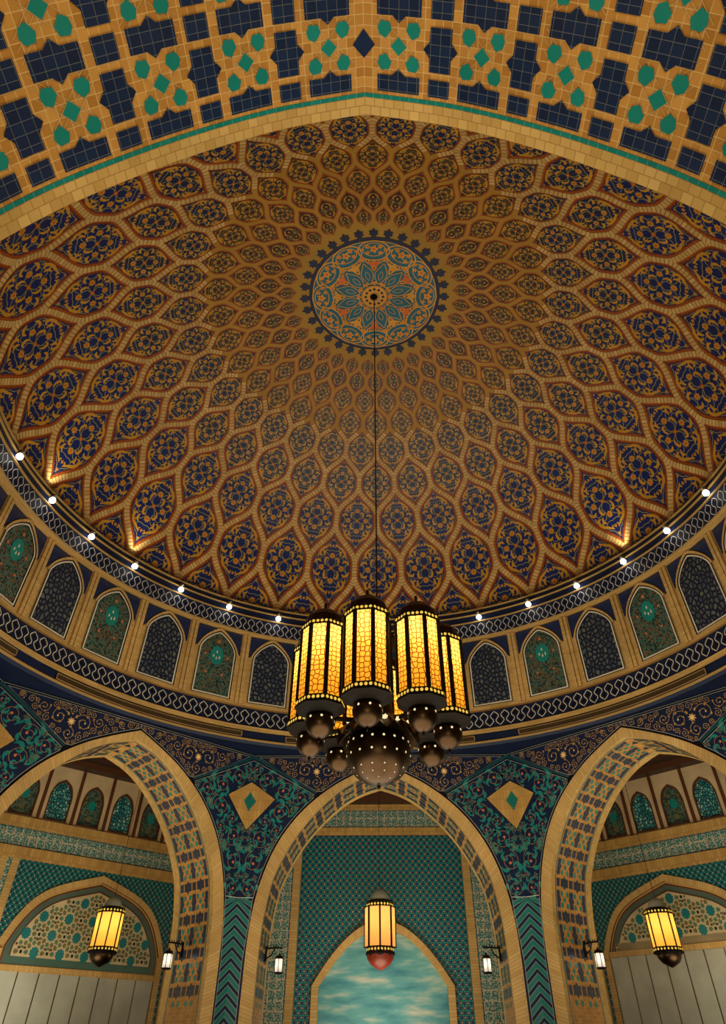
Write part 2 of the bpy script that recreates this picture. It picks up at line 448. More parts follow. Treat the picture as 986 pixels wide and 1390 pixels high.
# brick ribs between the panels
mb = MB()
def rib_path(n, sg, v0, v1, step=0.0625):
    pts = []; v = v0
    while v <= v1 + 1e-6:
        # boundary curve: cell rows centred on v even -> integer k, odd -> half k
        m = math.floor(v); f = v - m
        # half width of the cell centred on even row nearest below/above
        ev = m if m % 2 == 0 else m + 1
        x = n + sg * Wc(v - ev)
        pts.append((x, v)); v += step
    return pts
for n in range(N):
    for sg in (1, -1):
        pts = rib_path(n, sg, -1.1, 7.7)
        # perpendicular offsets in metric space
        L = []; seg = []; dist = 0
        for i, (x, v) in enumerate(pts):
            a = pts[max(0, i - 1)]; c = pts[min(len(pts) - 1, i + 1)]
            pw = pitch_at(v); rl = rowlen(v)
            dx, dy = (c[0] - a[0]) * pw, (c[1] - a[1]) * rl; l = math.hypot(dx, dy)
            nx, ny = -dy / l / pw, dx / l / rl
            w = strap(v) / 2
            if i: dist += math.hypot((x - pts[i - 1][0]) * pw, (v - pts[i - 1][1]) * rl)
            hh = (.0028 if sg > 0 else .0032) * max(.12, min(1, (4.2 - v) / 1.5))
            L.append([dome(x + nx * o, v + ny * o, h) for o, h in ((-w, 0.0), (-w * .88, hh), (w * .88, hh), (w, 0.0))]); seg.append((dist, v))
        for i in range(len(L) - 1):
            mat = 'rib_brick' if seg[i][1] < 3.55 else 'dome_gold'
            for q in range(3):
                u0 = (0, .002, .018)[q]; u1 = (.002, .018, .02)[q]
                mb.face([L[i][q], L[i][q + 1], L[i + 1][q + 1], L[i + 1][q]], mat, [(u0, seg[i][0]), (u1, seg[i][0]), (u1, seg[i + 1][0]), (u0, seg[i + 1][0])])
ribs = mb.build('brick_rib', ceiling); ribs['kind'] = 'stuff'

def offset_halfwidth(row, off):
    """half width (in k) over v of the panel outline set in by off (metric)"""
    pts = []
    for i in range(81):
        dv = -1 + i * .025; pts.append((Wc(dv), dv))
    out = []
    for i, (x, dv) in enumerate(pts):
        a = pts[max(0, i - 1)]; c = pts[min(80, i + 1)]; v = row + dv
        pw = pitch_at(v); rl = rowlen(v)
        dx, dy = (c[0] - a[0]) * pw, (c[1] - a[1]) * rl; l = math.hypot(dx, dy) or 1e-9
        # inward normal (towards x = 0)
        nx, ny = -dy / l / pw, dx / l / rl
        o = strap(v) / 2 + off
        xx = x + nx * o; vv = dv + ny * o
        if xx > 0: out.append((xx, vv))
    out.sort(key=lambda p: p[1])
    return out
def shape_w(tab, dv):
    if dv <= tab[0][1]: return max(0, tab[0][0] * (1 - (tab[0][1] - dv) / .05))
    if dv >= tab[-1][1]: return max(0, tab[-1][0] * (1 - (dv - tab[-1][1]) / .05))
    return interp(dv, [p[1] for p in tab], [p[0] for p in tab])

def cell(mb, row, kc, level, vmin=None):
    """one ogee panel of the dome; level 2 = full ornament, 0 = smallest"""
    pw, rl = pitch_at(row), rowlen(row); ar = rl / pw
    def mp(x, y, h): return dome(kc + x, row + y, h)
    bord = (.0105 if row < 3 else .0065) * (pw / .19) ** .35
    t0 = offset_halfwidth(row, -.002); t1 = offset_halfwidth(row, bord * .45); t2 = offset_halfwidth(row, bord)
    lay = ((t0, 'dome_orange', .0008), (t1, 'dome_umber', .0011), (t2, 'dome_navy' if row < 1.5 else 'dome_indigo' if row > 3.5 else 'dome_dusk', .0014))
    for tab, mat, h in lay:
        lo, hi = tab[0][1] - .03, tab[-1][1] + .03
        if vmin is not None: lo = max(lo, vmin)
        ny = 20; b = len(mb.v); mi = mb.mi(mat)
        for j in range(ny + 1):
            y = lo + (hi - lo) * j / ny; w = shape_w(tab, y)
            for i in range(5): mb.v.append(mp(w * (i / 2 - 1), y, h))
        for j in range(ny):
            for i in range(4):
                q = b + j * 5 + i; mb.f.append((q, q + 1, q + 6, q + 5)); mb.m.append(mi); mb.uv.append([(0, 0)] * 4)
    inside = lambda x, y: (vmin is None or y > vmin + .02) and abs(x) < shape_w(t2, y) - .015
    H = .0018
    def flower(x, y, r, n, mat, cen, h=H + .0004):
        if not inside(x, y): return
        pts = []
        for i in range(n * 2):
            a = PI * i / n; rr = r if i % 2 == 0 else r * .62
            pts.append((x + rr * math.cos(a), y + rr * math.sin(a) / ar))
        mb.poly(pts, mp, h, mat)
        if cen: mb.poly([(x + r * .38 * math.cos(2 * PI * i / 6), y + r * .38 * math.sin(2 * PI * i / 6) / ar) for i in range(6)], mp, h + .0003, cen)
    def vine(pts, w, mat, h=H, n=5):
        path = [p for p in catmull(pts, n)]
        path = [p for p in path if inside(*p)]
        if len(path) > 2: mb.ribbon(path, w, mp, h, mat, aspect=ar)
    sq = [(sx, sy) for sx in (1, -1) for sy in (1, -1)]
    leafw = lambda t: .012 + .046 * math.sin(PI * t) ** .8
    if level >= 1:
        lw = lambda m_: (lambda t: .008 + m_ * math.sin(PI * t) ** .8)
        for sx, sy in sq:
            q = lambda L_: [(sx * a, sy * b) for a, b in L_]
            vine(q([(.02, .02), (.09, .10), (.06, .20), (.12, .28), (.20, .27)]), .014, 'dome_vine')
            vine(q([(.03, .02), (.14, .06), (.25, .03), (.33, .07), (.36, .15)]), .014, 'dome_vine')
            vine(q([(.0, .34), (.09, .33), (.16, .38), (.13, .46), (.06, .50), (.0, .60)]), .013, 'dome_vine')
            vine(q([(.30, .0), (.31, .08), (.36, .13), (.34, .22), (.27, .30), (.20, .38), (.12, .50), (.04, .60)]), .012, 'dome_vine')
            vine(q([(.10, .12), (.17, .19), (.24, .19), (.26, .13)]), .012, 'dome_vine')
            vine(q([(.07, .46), (.13, .41), (.21, .37), (.27, .30), (.25, .23), (.20, .24)]), lw(.046), 'dome_scroll', H + .0002)
            vine(q([(.38, .04), (.35, .11), (.28, .14), (.23, .10)]), lw(.046), 'dome_scroll', H + .0002)
            vine(q([(.12, .06), (.15, .12), (.12, .19), (.07, .17)]), lw(.040), 'dome_scroll', H + .0002)
            vine(q([(.16, .22), (.18, .29), (.13, .34)]), lw(.036), 'dome_scroll', H + .0002)
            vine(q([(.31, .18), (.30, .26), (.33, .30)]), lw(.022), 'dome_scroll', H + .0002)
            vine(q([(.04, .40), (.07, .43), (.05, .47)]), lw(.022), 'dome_scroll', H + .0002)
            flower(sx * .20, sy * .315, .026, 5, 'dome_scroll', None); flower(sx * .30, sy * .215, .022, 5, 'dome_vine', None)
            flower(sx * .17, sy * .43, .022, 5, 'dome_vine', None); flower(sx * .10, sy * .54, .022, 5, 'dome_scroll', None)
        for x, y in ((.215, 0), (-.215, 0), (0, .235), (0, -.235)):
            flower(x, y, .088, 8, 'dome_navy', None, H + .0003); flower(x, y, .072, 8, 'dome_scroll', 'dome_flower', H + .0005)
        flower(0, 0, .052, 8, 'dome_flower', 'dome_scroll', H + .0005)
        for y in (.43, -.43, .55, -.55): flower(0, y, .036 if abs(y) < .5 else .028, 4, 'dome_scroll', 'dome_flower')
        if level >= 2:
            t3 = offset_halfwidth(row, bord * .75)
            for sx in (1, -1):
                y = t3[0][1] + .03
                while y < t3[-1][1]:
                    if vmin is None or y > vmin:
                        x = sx * shape_w(t3, y); r = .009
                        mb.poly([(x + r * math.cos(2 * PI * i / 5), y + r * math.sin(2 * PI * i / 5) / ar) for i in range(5)], mp, H + .0006, 'dome_dot')
                    y += .075
    else:
        for sx, sy in sq:
            q = lambda L_: [(sx * a, sy * b) for a, b in L_]
            vine(q([(.02, .40), (.13, .32), (.2, .2), (.12, .14)]), lambda t: .02 + .04 * math.sin(PI * t), 'dome_scroll', H + .0002, 4)
            vine(q([(.03, .03), (.14, .06), (.26, .12), (.27, .02)]), .028, 'dome_vine', H, 4)
        for x, y in ((.16, 0), (-.16, 0), (0, .2), (0, -.2)): flower(x, y, .06, 5, 'dome_scroll', 'dome_flower')

small = MB()
for row in range(0, 8):
    half = (row % 2) * .5; level = 2 if row < 3 else 1 if row < 6 else 0
    if row < 3:
        one = MB(); cell(one, row, 0, level); me = one.mesh('ogee_panel')
        for n in range(N):
            o = bpy.data.objects.new('ogee_panel', me); COL.objects.link(o); o.parent = ceiling
            o.location = (0, 0, 0); o.rotation_euler = (0, 0, -2 * PI * (n + half) / 32)
    else:
        one = MB(); cell(one, row, 0, level)
        for n in range(N):
            a = -2 * PI * (n + half) / 32; ca, sa = math.cos(a), math.sin(a); b = len(small.v)
            small.v.extend([(p[0] * ca - p[1] * sa, p[0] * sa + p[1] * ca, p[2]) for p in one.v])
            mi = [small.mi(x) for x in one.names]
            small.f.extend([tuple(i + b for i in f) for f in one.f]); small.m.extend([mi[i] for i in one.m]); small.uv.extend(one.uv)
one = MB(); cell(one, -1, 0, 2, vmin=-.15)
for n in range(N):
    a = -2 * PI * (n + .5) / 32; ca, sa = math.cos(a), math.sin(a); b = len(small.v)
    small.v.extend([(p[0] * ca - p[1] * sa, p[0] * sa + p[1] * ca, p[2]) for p in one.v])
    mi = [small.mi(x) for x in one.names]
    small.f.extend([tuple(i + b for i in f) for f in one.f]); small.m.extend([mi[i] for i in one.m]); small.uv.extend(one.uv)
so = small.build('ogee_panel', ceiling); so['kind'] = 'stuff'

# medallion at the crown
def crown(x, y, h=0.0):
    x *= 1.03; y *= 1.03; r = math.hypot(x, y)
    # invert profile radius
    lo, hi = 6.0, 12.0
    for _ in range(22):
        m = (lo + hi) / 2
        if prof(m)[0] > r: lo = m
        else: hi = m
    return W(x, y, prof(lo)[1] - h)
def polar(r, a): return (r * math.sin(a), r * math.cos(a))
mb = MB()
RM = .226
def disc(r0, r1, n, mat, h, rings=3):
    for j in range(rings):
        a0 = r0 + (r1 - r0) * j / rings; a1 = r0 + (r1 - r0) * (j + 1) / rings
        for i in range(n):
            t0, t1 = 2 * PI * i / n, 2 * PI * (i + 1) / n
            mb.face([crown(*polar(a0, t0), h), crown(*polar(a0, t1), h), crown(*polar(a1, t1), h), crown(*polar(a1, t0), h)], mat)
disc(.001, RM, 96, 'med_navy', .0030, 8)
for n in range(32):          # stepped star merlons
    a = 2 * PI * n / 32
    def loc(u, v): return (math.sin(a) * v + math.cos(a) * u, math.cos(a) * v - math.sin(a) * u)
    pts = [(-.008, RM - .004), (-.008, .234), (-.0155, .236), (-.0125, .243), (-.0155, .2505), (-.007, .2505), (0, .261), (.007, .2505), (.0155, .2505), (.0125, .243), (.0155, .236), (.008, .234), (.008, RM - .004)]
    mb.poly([loc(*p) for p in pts], crown, .0030, 'med_navy')
disc(.001, .213, 96, 'med_teal', .0036, 8)
def cring(r, w, mat, h, n=96): mb.ribbon([polar(r, 2 * PI * i / n) for i in range(n)], w, crown, h, mat, closed=True)
def mflower(x, y, r, n, mat, cen, h):
    mb.poly([(x + (r if i % 2 == 0 else r * .55) * math.cos(PI * i / n), y + (r if i % 2 == 0 else r * .55) * math.sin(PI * i / n)) for i in range(2 * n)], crown, h, mat)
    if cen: mb.poly([(x + r * .35 * math.cos(2 * PI * i / 6), y + r * .35 * math.sin(2 * PI * i / 6)) for i in range(6)], crown, h + .0004, cen)
for n in range(12):
    a = 2 * PI * n / 12
    def loc(u, v): return (math.sin(a) * v + math.cos(a) * u, math.cos(a) * v - math.sin(a) * u)
    # outer scalloped ovals
    ov = [loc(.052 * math.cos(t), .178 + .036 * math.sin(t)) for t in [2 * PI * i / 28 for i in range(28)]]
    mb.ribbon(ov, .0045, crown, .0046, 'med_gold', closed=True)
    ov = [loc(.037 * math.cos(t), .182 + .024 * math.sin(t)) for t in [2 * PI * i / 24 for i in range(24)]]
    mb.ribbon(ov, .0028, crown, .0044, 'med_gold', closed=True)
    for u, v, r in ((0, .184, .017), (.021, .193, .010), (-.021, .193, .010), (.021, .170, .009), (-.021, .170, .009), (.038, .182, .007), (-.038, .182, .007)):
        p = loc(u, v); mflower(p[0], p[1], r, 5, 'med_gold', 'med_orange', .0050)
    # orange stars between petals
    st = [loc(*p) for p in ((0, .148), (.008, .136), (.028, .134), (.013, .124), (.007, .108), (0, .098), (-.007, .108), (-.013, .124), (-.028, .134), (-.008, .136))]
    mb.poly(st, crown, .0042, 'med_orange' if n % 2 == 0 else 'med_gold')
    for u, v, r in ((.022, .140, .010), (-.022, .140, .010), (0, .112, .010)):
        p = loc(u, v); mflower(p[0], p[1], r, 5, 'med_gold', 'med_navy', .0050)
    # lotus petals, half a step round
    a = 2 * PI * (n + .5) / 12
    pet = catmull([(0, .050), (.016, .072), (.020, .096), (.008, .120), (0, .134), (-.008, .120), (-.020, .096), (-.016, .072), (0, .050)], 4)
    mb.poly([loc(*p) for p in pet[:-1]], crown, .0054, 'med_teal')
    mb.ribbon([loc(*p) for p in pet], .0026, crown, .0058, 'med_gold')
    pet = [loc(*p) for p in catmull([(0, .066), (.007, .080), (.006, .092), (0, .102), (-.006, .092), (-.007, .080), (0, .066)], 3)]
    mb.ribbon(pet, .0016, crown, .0060, 'med_gold')
    p = loc(0, .148); mflower(p[0], p[1], .011, 5, 'med_gold', 'med_orange', .0050)
    for u in (.016, -.016):
        p = loc(u, .052); mflower(p[0], p[1], .009, 5, 'med_gold', 'med_orange', .0064)
cring(.213, .003, 'med_gold', .0044)
disc(.001, .044, 40, 'med_gold', .0068, 2)
cring(.044, .004, 'vine_brown', .0074, 48)
for n in range(12):
    p = polar(.030, 2 * PI * n / 12); mflower(p[0], p[1], .007, 4, 'med_navy', None, .0074)
disc(.001, .018, 24, 'vine_brown', .0076, 1)
med = mb.build('medallion', ceiling); med['label'] = 'round blue and gold medallion at the crown of the dome'
mb = MB(); mb.lathe([(0.0, -.10), (.05, -.10), (.12, -.03), (.14, .03)], 20, 'dark_bronze', c=W(-.002, 0, 1.950)); mb.build('ceiling_rose', ceiling)

def dz_(z):
    xs = (.76, .828, .91, 1.157, 1.213, 1.28); ys = (.742, .798, .882, 1.120, 1.177, 1.243)
    if z <= xs[0]: return ys[0] + z - xs[0]
    if z >= xs[-1]: return ys[-1] + z - xs[-1]
    return interp(z, xs, ys)
def WD(x, y, z): return W(x, y, dz_(z))
# ------------------------------------------------------------------ drum below the dome
def cyl(r):
    def f(k, z, h=0.0):
        a = 2 * PI * k / 32; return WD((r - h) * math.sin(a), (r - h) * math.cos(a), z)
    return f
def frange(a, b, n): return [a + (b - a) * i / n for i in range(n + 1)]
KS = frange(-16, 16, 256)
def band(mb, r0, z0, r1, z1, mat, uvs=True, n=1):
    """surface of revolution between two rings"""
    def fn(k, t):
        a = 2 * PI * k / 32; r = r0 + (r1 - r0) * t; return WD(r * math.sin(a), r * math.cos(a), z0 + (z1 - z0) * t)
    L = math.hypot(r1 - r0, z1 - z0)
    mb.grid(fn, KS, frange(0, 1, n), mat, uvfn=lambda k, t: (k * .2, t * L))
RD = 1.030
mb = MB()
band(mb, RD, .88, RD, 1.160, 'buff_brick')
drum = mb.build('wall_drum'); drum['kind'] = 'structure'
# pilasters between the arched panels
mb = MB(); m2 = cyl(RD)
for n in range(32):
    kc = n + .5
    for u0, u1 in ((-.062, -.008), (.008, .062)):
        x0, x1 = kc + u0, kc + u1
        hh = .008
        b4 = [m2(x0, z, 0) for z in ()]
        for (a_, ha, b_, hb) in ((x0, 0, x0, hh), (x0, hh, x1, hh), (x1, hh, x1, 0)):
            mb.face([m2(a_, .900, ha), m2(b_, .900, hb), m2(b_, 1.158, hb), m2(a_, 1.158, ha)], 'buff_brick', [(0, 0), (.012, 0), (.012, .25), (0, .25)])
        mb.face([m2(x0, .900, 0), m2(x1, .900, 0), m2(x1, .900, hh), m2(x0, .900, hh)], 'buff_brick')
pil = mb.build('brick_pilaster', drum); pil['kind'] = 'stuff'
# cornice: stepped navy bands with gold lips
mb = MB()
band(mb, RD, 1.160, .998, 1.156, 'buff_brick')
band(mb, .998, 1.150, .998, 1.213, 'deep_navy'); band(mb, .998, 1.156, .998, 1.150, 'gold_line')
band(mb, .998, 1.150, .994, 1.152, 'gold_line'); band(mb, .994, 1.150, .994, 1.156, 'gold_line'); band(mb, .994, 1.156, .998, 1.158, 'gold_line')
# chain frieze face sits at .9965
lip = lambda z, r, hgt=.0032: (band(mb, r, z, r - .006, z, 'gold_line'), band(mb, r - .006, z, r - .006, z + hgt, 'gold_line'), band(mb, r - .006, z + hgt, r + .004, z + hgt, 'gold_line'))
lip(1.2115, .998)
band(mb, .998, 1.216, 1.003, 1.243, 'soffit_navy'); lip(1.243, 1.003)
band(mb, 1.003, 1.247, 1.010, 1.270, 'soffit_navy'); lip(1.268, 1.010, .004)
band(mb, 1.012, 1.272, 1.050, 1.274, 'soffit_navy')
corn = mb.build('trim_1'); corn['kind'] = 'structure'
CH = [(0, 1), (.16, .90), (.30, .80), (.38, .72), (.36, .6), (.25, .5), (.14, .4), (.12, .28), (.2, .2), (.34, .1), (.5, 0)]
CH = CH + [(1 - x, y) for x, y in reversed(CH[:-1])]
def chain(mb, mp, n, z0, z1, wk, mat):
    per = 32 / n; pth = []
    for i in range(n):
        for x, y in CH[:-1]: pth.append(((i + x) * per, z0 + (z1 - z0) * y))
    pth.append((32, z1))
    asp = 5.09      # one k is ~.196 units, z in units
    mb.ribbon(pth, wk * asp, mp, .0012, mat, aspect=asp)
    # darker fill stars inside the lobes
    for i in range(n):
        for xo, yo in ((0, .68), (.5, .32)):
            c = ((i + xo) * per, z0 + (z1 - z0) * yo)
            mb.poly([(c[0] + .17 * per * math.cos(t), c[1] + .15 * (z1 - z0) * math.sin(t)) for t in [2 * PI * q / 6 for q in range(6)]], mp, .0007, 'ink')
mb = MB(); chain(mb, lambda k, z, h: cyl(.998)(k, z, h), 192, 1.1585, 1.2065, .0019, 'white_line')
mb.build('chain_pattern', corn)
# lower cornice
mb = MB()
band(mb, RD, .893, 1.024, .889, 'buff_brick'); band(mb, 1.024, .889, 1.022, .885, 'gold_line')
band(mb, 1.022, .887, 1.012, .828, 'deep_navy')
band(mb, 1.012, .828, 1.006, .826, 'gold_line'); band(mb, 1.006, .826, 1.005, .812, 'buff_brick'); band(mb, 1.005, .812, 1.012, .811, 'gold_line')
band(mb, 1.016, .811, 1.016, .782, 'soffit_navy')
band(mb, 1.018, .782, 1.012, .7815, 'gold_line'); band(mb, 1.012, .7815, 1.012, .7775, 'gold_line'); band(mb, 1.012, .7775, 1.020, .7770, 'gold_line'); band(mb, 1.020, .777, 1.028, .7665, 'soffit_navy')
lowc = mb.build('trim_2'); lowc['kind'] = 'structure'
def slope(k, z, h=0.0):
    t = (.887 - z) / (.887 - .828); r = 1.022 + (1.012 - 1.022) * t - h; a = 2 * PI * k / 32; return WD(r * math.sin(a), r * math.cos(a), z)
mb = MB(); chain(mb, slope, 176, .834, .881, .0026, 'white_line'); mb.build('chain_pattern', lowc)

# air vents: long slots under the lower cornice, one over each arch
def vent(kc, label):
    a = math.radians(kc * 11.25); loc = Vector(WD(1.0 * math.sin(a), 1.0 * math.cos(a), .785))
    t = thing('air_vent', label, 'vent', loc, 0, None)
    mb = MB(); f = cyl(1.016); z0, z1 = .787, .805
    ks = frange(kc - 1.62, kc + 1.62, 30)
    mb.grid(lambda k, z: f(k, z, .0035), ks, [z0, z1], 'vent_brown')
    for z in (.792, .797): mb.grid(lambda k, zz: f(k, zz, .0042), ks, [z, z + .0012], 'dark_wood')
    o = mb.build('grille'); o.parent = t; o.location = -loc
    mb = MB()
    for z in (z0, z1): 
        mb.grid(lambda k, zz: f(k, zz, .0055), ks, [z - .0007, z + .0007], 'vine_brown')
        mb.grid(lambda k, hh: f(k, z - .0007, hh), ks, [.0, .0055], 'vine_brown')
    for k in (kc - 1.62, kc + 1.62): mb.grid(lambda kk, zz: f(kk, zz, .0055), [k - .008, k + .008], [z0, z1], 'vine_brown')
    o = mb.build('frame'); o.parent = t; o.location = -loc
vent(0, 'long slot air vent under the blue ring straight behind the hanging chandelier')
vent(-4, 'long brown slot air vent over the big left arch')
vent(4, 'long brown slot air vent over the big right arch')
vent(-8, 'slot air vent cut off by the left edge of the photo')

# arched tile panels round the drum
def arch_shape(hw, z0, zs, za, n=8):
    pts = [(hw, z0), (hw, zs)]
    for i in range(1, n + 1):
        t = i / n; pts.append((hw * (1 - t ** 1.55), zs + (za - zs) * (1 - (1 - t) ** 1.22)))
    return pts + [(-x, z) for x, z in reversed(pts[:-1])]
PW = .1988        # width of one bay at the drum
def drum_panel(k, green, label, group=None):
    a = math.radians(k * 11.25); loc = Vector(WD(RD * math.sin(a), RD * math.cos(a), 1.03))
    t = thing('arched_panel', label, 'panel', loc, 0, group)
    mp0 = cyl(RD)
    mp = lambda u, z, h: mp0(k + u / PW * .978, z, h)
    def add(mb, nm):
        o = mb.build(nm); o.parent = t; o.location = -loc; return o
    # spandrel corners in blue tile
    mb = MB(); out = arch_shape(.080, 1.06, 1.066, 1.158)
    top = 1.1545
    for sg in (1, -1):
        pts = [(sg * .0845, 1.070), (sg * .0845, top)] + [(sg * .012, top)] + [(sg * abs(x), min(z, top)) for x, z in reversed(out[2:10]) if z < top]
        mb.poly(pts, mp, .0016, 'blue_tile')
        mb.ribbon(pts + [pts[0]], .0016, mp, .002, 'ink')
    add(mb, 'spandrel')
    mb = MB(); A = arch_shape(.0765, .901, 1.070, 1.1575); B = arch_shape(.0706, .9055, 1.070, 1.1468)
    C = arch_shape(.0672, .9085, 1.0695, 1.1425); D = arch_shape(.0628, .9130, 1.0685, 1.1365)
    def between(P, Q, h0, h1, mat, bottom=True):
        for i in range(len(P) - 1):
            mb.face([mp(*P[i], h0), mp(*P[i + 1], h0), mp(*Q[i + 1], h1), mp(*Q[i], h1)], mat, [(0, i * .011), (0, (i + 1) * .011), (.01, (i + 1) * .011), (.01, i * .011)])
        if bottom: mb.face([mp(*P[0], h0), mp(*P[-1], h0), mp(*Q[-1], h1), mp(*Q[0], h1)], mat)
    between(A[1:-1], B[1:-1], .006, .006, 'buff_brick', False); between(A[1:-1], A[1:-1], .0, .006, 'buff_brick', False)
    between(B, C, .006, .0045, 'ink'); between(C, D, .0045, .0045, 'white_line'); between(D, arch_shape(.0618, .914, 1.0685, 1.1355), .0045, .002, 'ink')
    add(mb, 'frame')
    mb = MB(); E_ = arch_shape(.0625, .9132, 1.0685, 1.136)
    cc = (0, 1.03)
    for i in range(len(E_)):
        p, q = E_[i], E_[(i + 1) % len(E_)]
        mb.face([mp(*cc, .002), mp(*p, .002), mp(*q, .002)], 'floral_mosaic' if green else 'pebble_lattice', [(cc[0] + k, cc[1]), (p[0] + k, p[1]), (q[0] + k, q[1])])
    if green:
        oc = (0, 1.052)
        ov = [(.025 * math.cos(t_) * (1 - .06 * math.cos(10 * t_)), oc[1] + .036 * math.sin(t_) * (1 - .06 * math.cos(10 * t_))) for t_ in [2 * PI * i / 48 for i in range(48)]]
        mb.poly(ov, mp, .0026, 'teal_glaze'); mb.ribbon(ov + [ov[0]], .0012, mp, .0029, 'leaf_deep')
        for u, z, hh in ((0, 1.066, .006), (-.011, 1.050, .006), (0, 1.043, .0065), (.011, 1.047, .007)):
            mb.poly([(u, z + hh), (u + .0028, z - hh * .3), (u + .0014, z - hh), (u - .0014, z - hh), (u - .0028, z - hh * .3)], mp, .0031, 'white_line')
        for u, z, r in ((0, .965, .010), (.03, .985, .006), (-.03, .985, .006), (0, .935, .007), (.035, .93, .006), (-.035, .93, .006), (.042, 1.05, .006), (-.042, 1.05, .006), (0, 1.105, .008)):
            mb.poly([(u + (r if i % 2 else r * .5) * math.cos(PI * i / 5), z + (r if i % 2 else r * .5) * math.sin(PI * i / 5)) for i in range(10)], mp, .0028, 'berry')
    add(mb, 'tile_field')
nm = {-9: 'dark leaf-lattice arched panel beyond the left edge of the photo', 9: 'dark leaf-lattice arched panel beyond the right edge of the photo'}
lab = {
 -8: 'dark leaf-lattice arched panel highest on the far left edge of the blue ring',
 -7: 'green mosaic arched panel nearest the left edge of the photo',
 -6: 'dark leaf-lattice arched panel between the two leftmost green mosaic panels',
 -5: 'green mosaic arched panel, second from the left edge',
 -4: 'dark leaf-lattice arched panel, second dark one left of the chandelier',
 -3: 'green mosaic arched panel between the two dark ones just left of the chandelier',
 -2: 'dark leaf-lattice arched panel immediately left of the chandelier lanterns',
 -1: 'green mosaic arched panel hidden behind the left lanterns of the chandelier',
 0: 'dark leaf-lattice arched panel hidden straight behind the chandelier',
 1: 'green mosaic arched panel hidden behind the right lanterns of the chandelier',
 2: 'dark leaf-lattice arched panel immediately right of the chandelier lanterns',
 3: 'green mosaic arched panel next but one to the right of the chandelier',
 4: 'dark leaf-lattice arched panel, second dark one right of the chandelier',
 5: 'green mosaic arched panel nearest the right edge of the photo',
 6: 'dark leaf-lattice arched panel at the right edge, right of the last green one',
 7: 'green mosaic arched panel cut off by the right edge of the photo'}
for k in range(-8, 8):
    drum_panel(k, k % 2 != 0, lab[k])

# spotlights on the cornice
def spot(k, label, strong, group=None):
    a = math.radians(k * 11.25); r = .984
    loc = Vector(WD(r * math.sin(a), r * math.cos(a), 1.2245))
    t = thing('spotlight', label, 'spotlight', loc, -a, group)
    mb = MB(); mb.lathe([(.0, -.045), (.06, -.045), (.085, 0), (.085, .05), (.07, .05), (.06, .015), (0, .015)], 16, 'steel')
    mb.box(-.012, .012, .06, .14, -.02, .02, 'dark_bronze')
    h = mb.build('housing'); h.parent = t
    mb = MB(); mb.lathe([(0, .09), (.045, .08), (.085, .045), (.098, 0), (.085, -.045), (.045, -.08), (.0, -.09)], 16, 'bulb_white'); b = mb.build('bulb', smooth=True); b.parent = t
    h.location = (0, 0, .13); b.location = (0, 0, -.01)
    up_ = WD((r - .10) * math.sin(a), (r - .10) * math.cos(a), 1.9)
    e = 9
    lamp('spot_light', 'SPOT', WD((r - .008) * math.sin(a), (r - .008) * math.cos(a), 1.236), e, (255, 240, 208), aim=up_, size=.05, spot=math.radians(120), blend=1.0)
    lamp('spot_glow', 'POINT', WD((r - .018) * math.sin(a), (r - .018) * math.cos(a), 1.216), 2.2, (255, 246, 234), size=.06)
    if strong:
        lamp('spot_beam', 'SPOT', WD((r + .012) * math.sin(a), (r + .012) * math.cos(a), 1.262 + .01), 95, (255, 240, 208), aim=WD((r + .05) * math.sin(a), (r + .05) * math.cos(a), 1.42), size=.03, spot=math.radians(64), blend=1.0)
slab = {
 -8: 'lit round spotlight on the ring, topmost one at the left edge of the photo',
 -7: 'second lit spotlight from the left edge, throwing a bright patch on the dome above it',
 -6: 'third lit spotlight from the left edge on the blue ring',
 -5: 'fourth lit spotlight from the left edge, under a brightly lit brick rib',
 -4: 'fifth lit spotlight from the left edge on the blue ring',
 -3: 'second lit spotlight to the left of the chandelier',
 -2: 'nearest lit spotlight to the left of the chandelier',
 -1: 'spotlight hidden behind the left lanterns of the chandelier',
 0: 'spotlight hidden straight behind the chandelier',
 1: 'spotlight hidden behind the right lanterns of the chandelier',
 2: 'nearest lit spotlight to the right of the chandelier',
 3: 'second lit spotlight to the right of the chandelier',
 4: 'third lit spotlight to the right of the chandelier',
 5: 'fourth lit spotlight right of the chandelier, under a brightly lit brick rib',
 6: 'second lit spotlight from the right edge of the photo',
 7: 'lit spotlight on the ring nearest the right edge of the photo'}
for k in range(-8, 8): spot(k, slab[k], k in (-7, -5, 5))

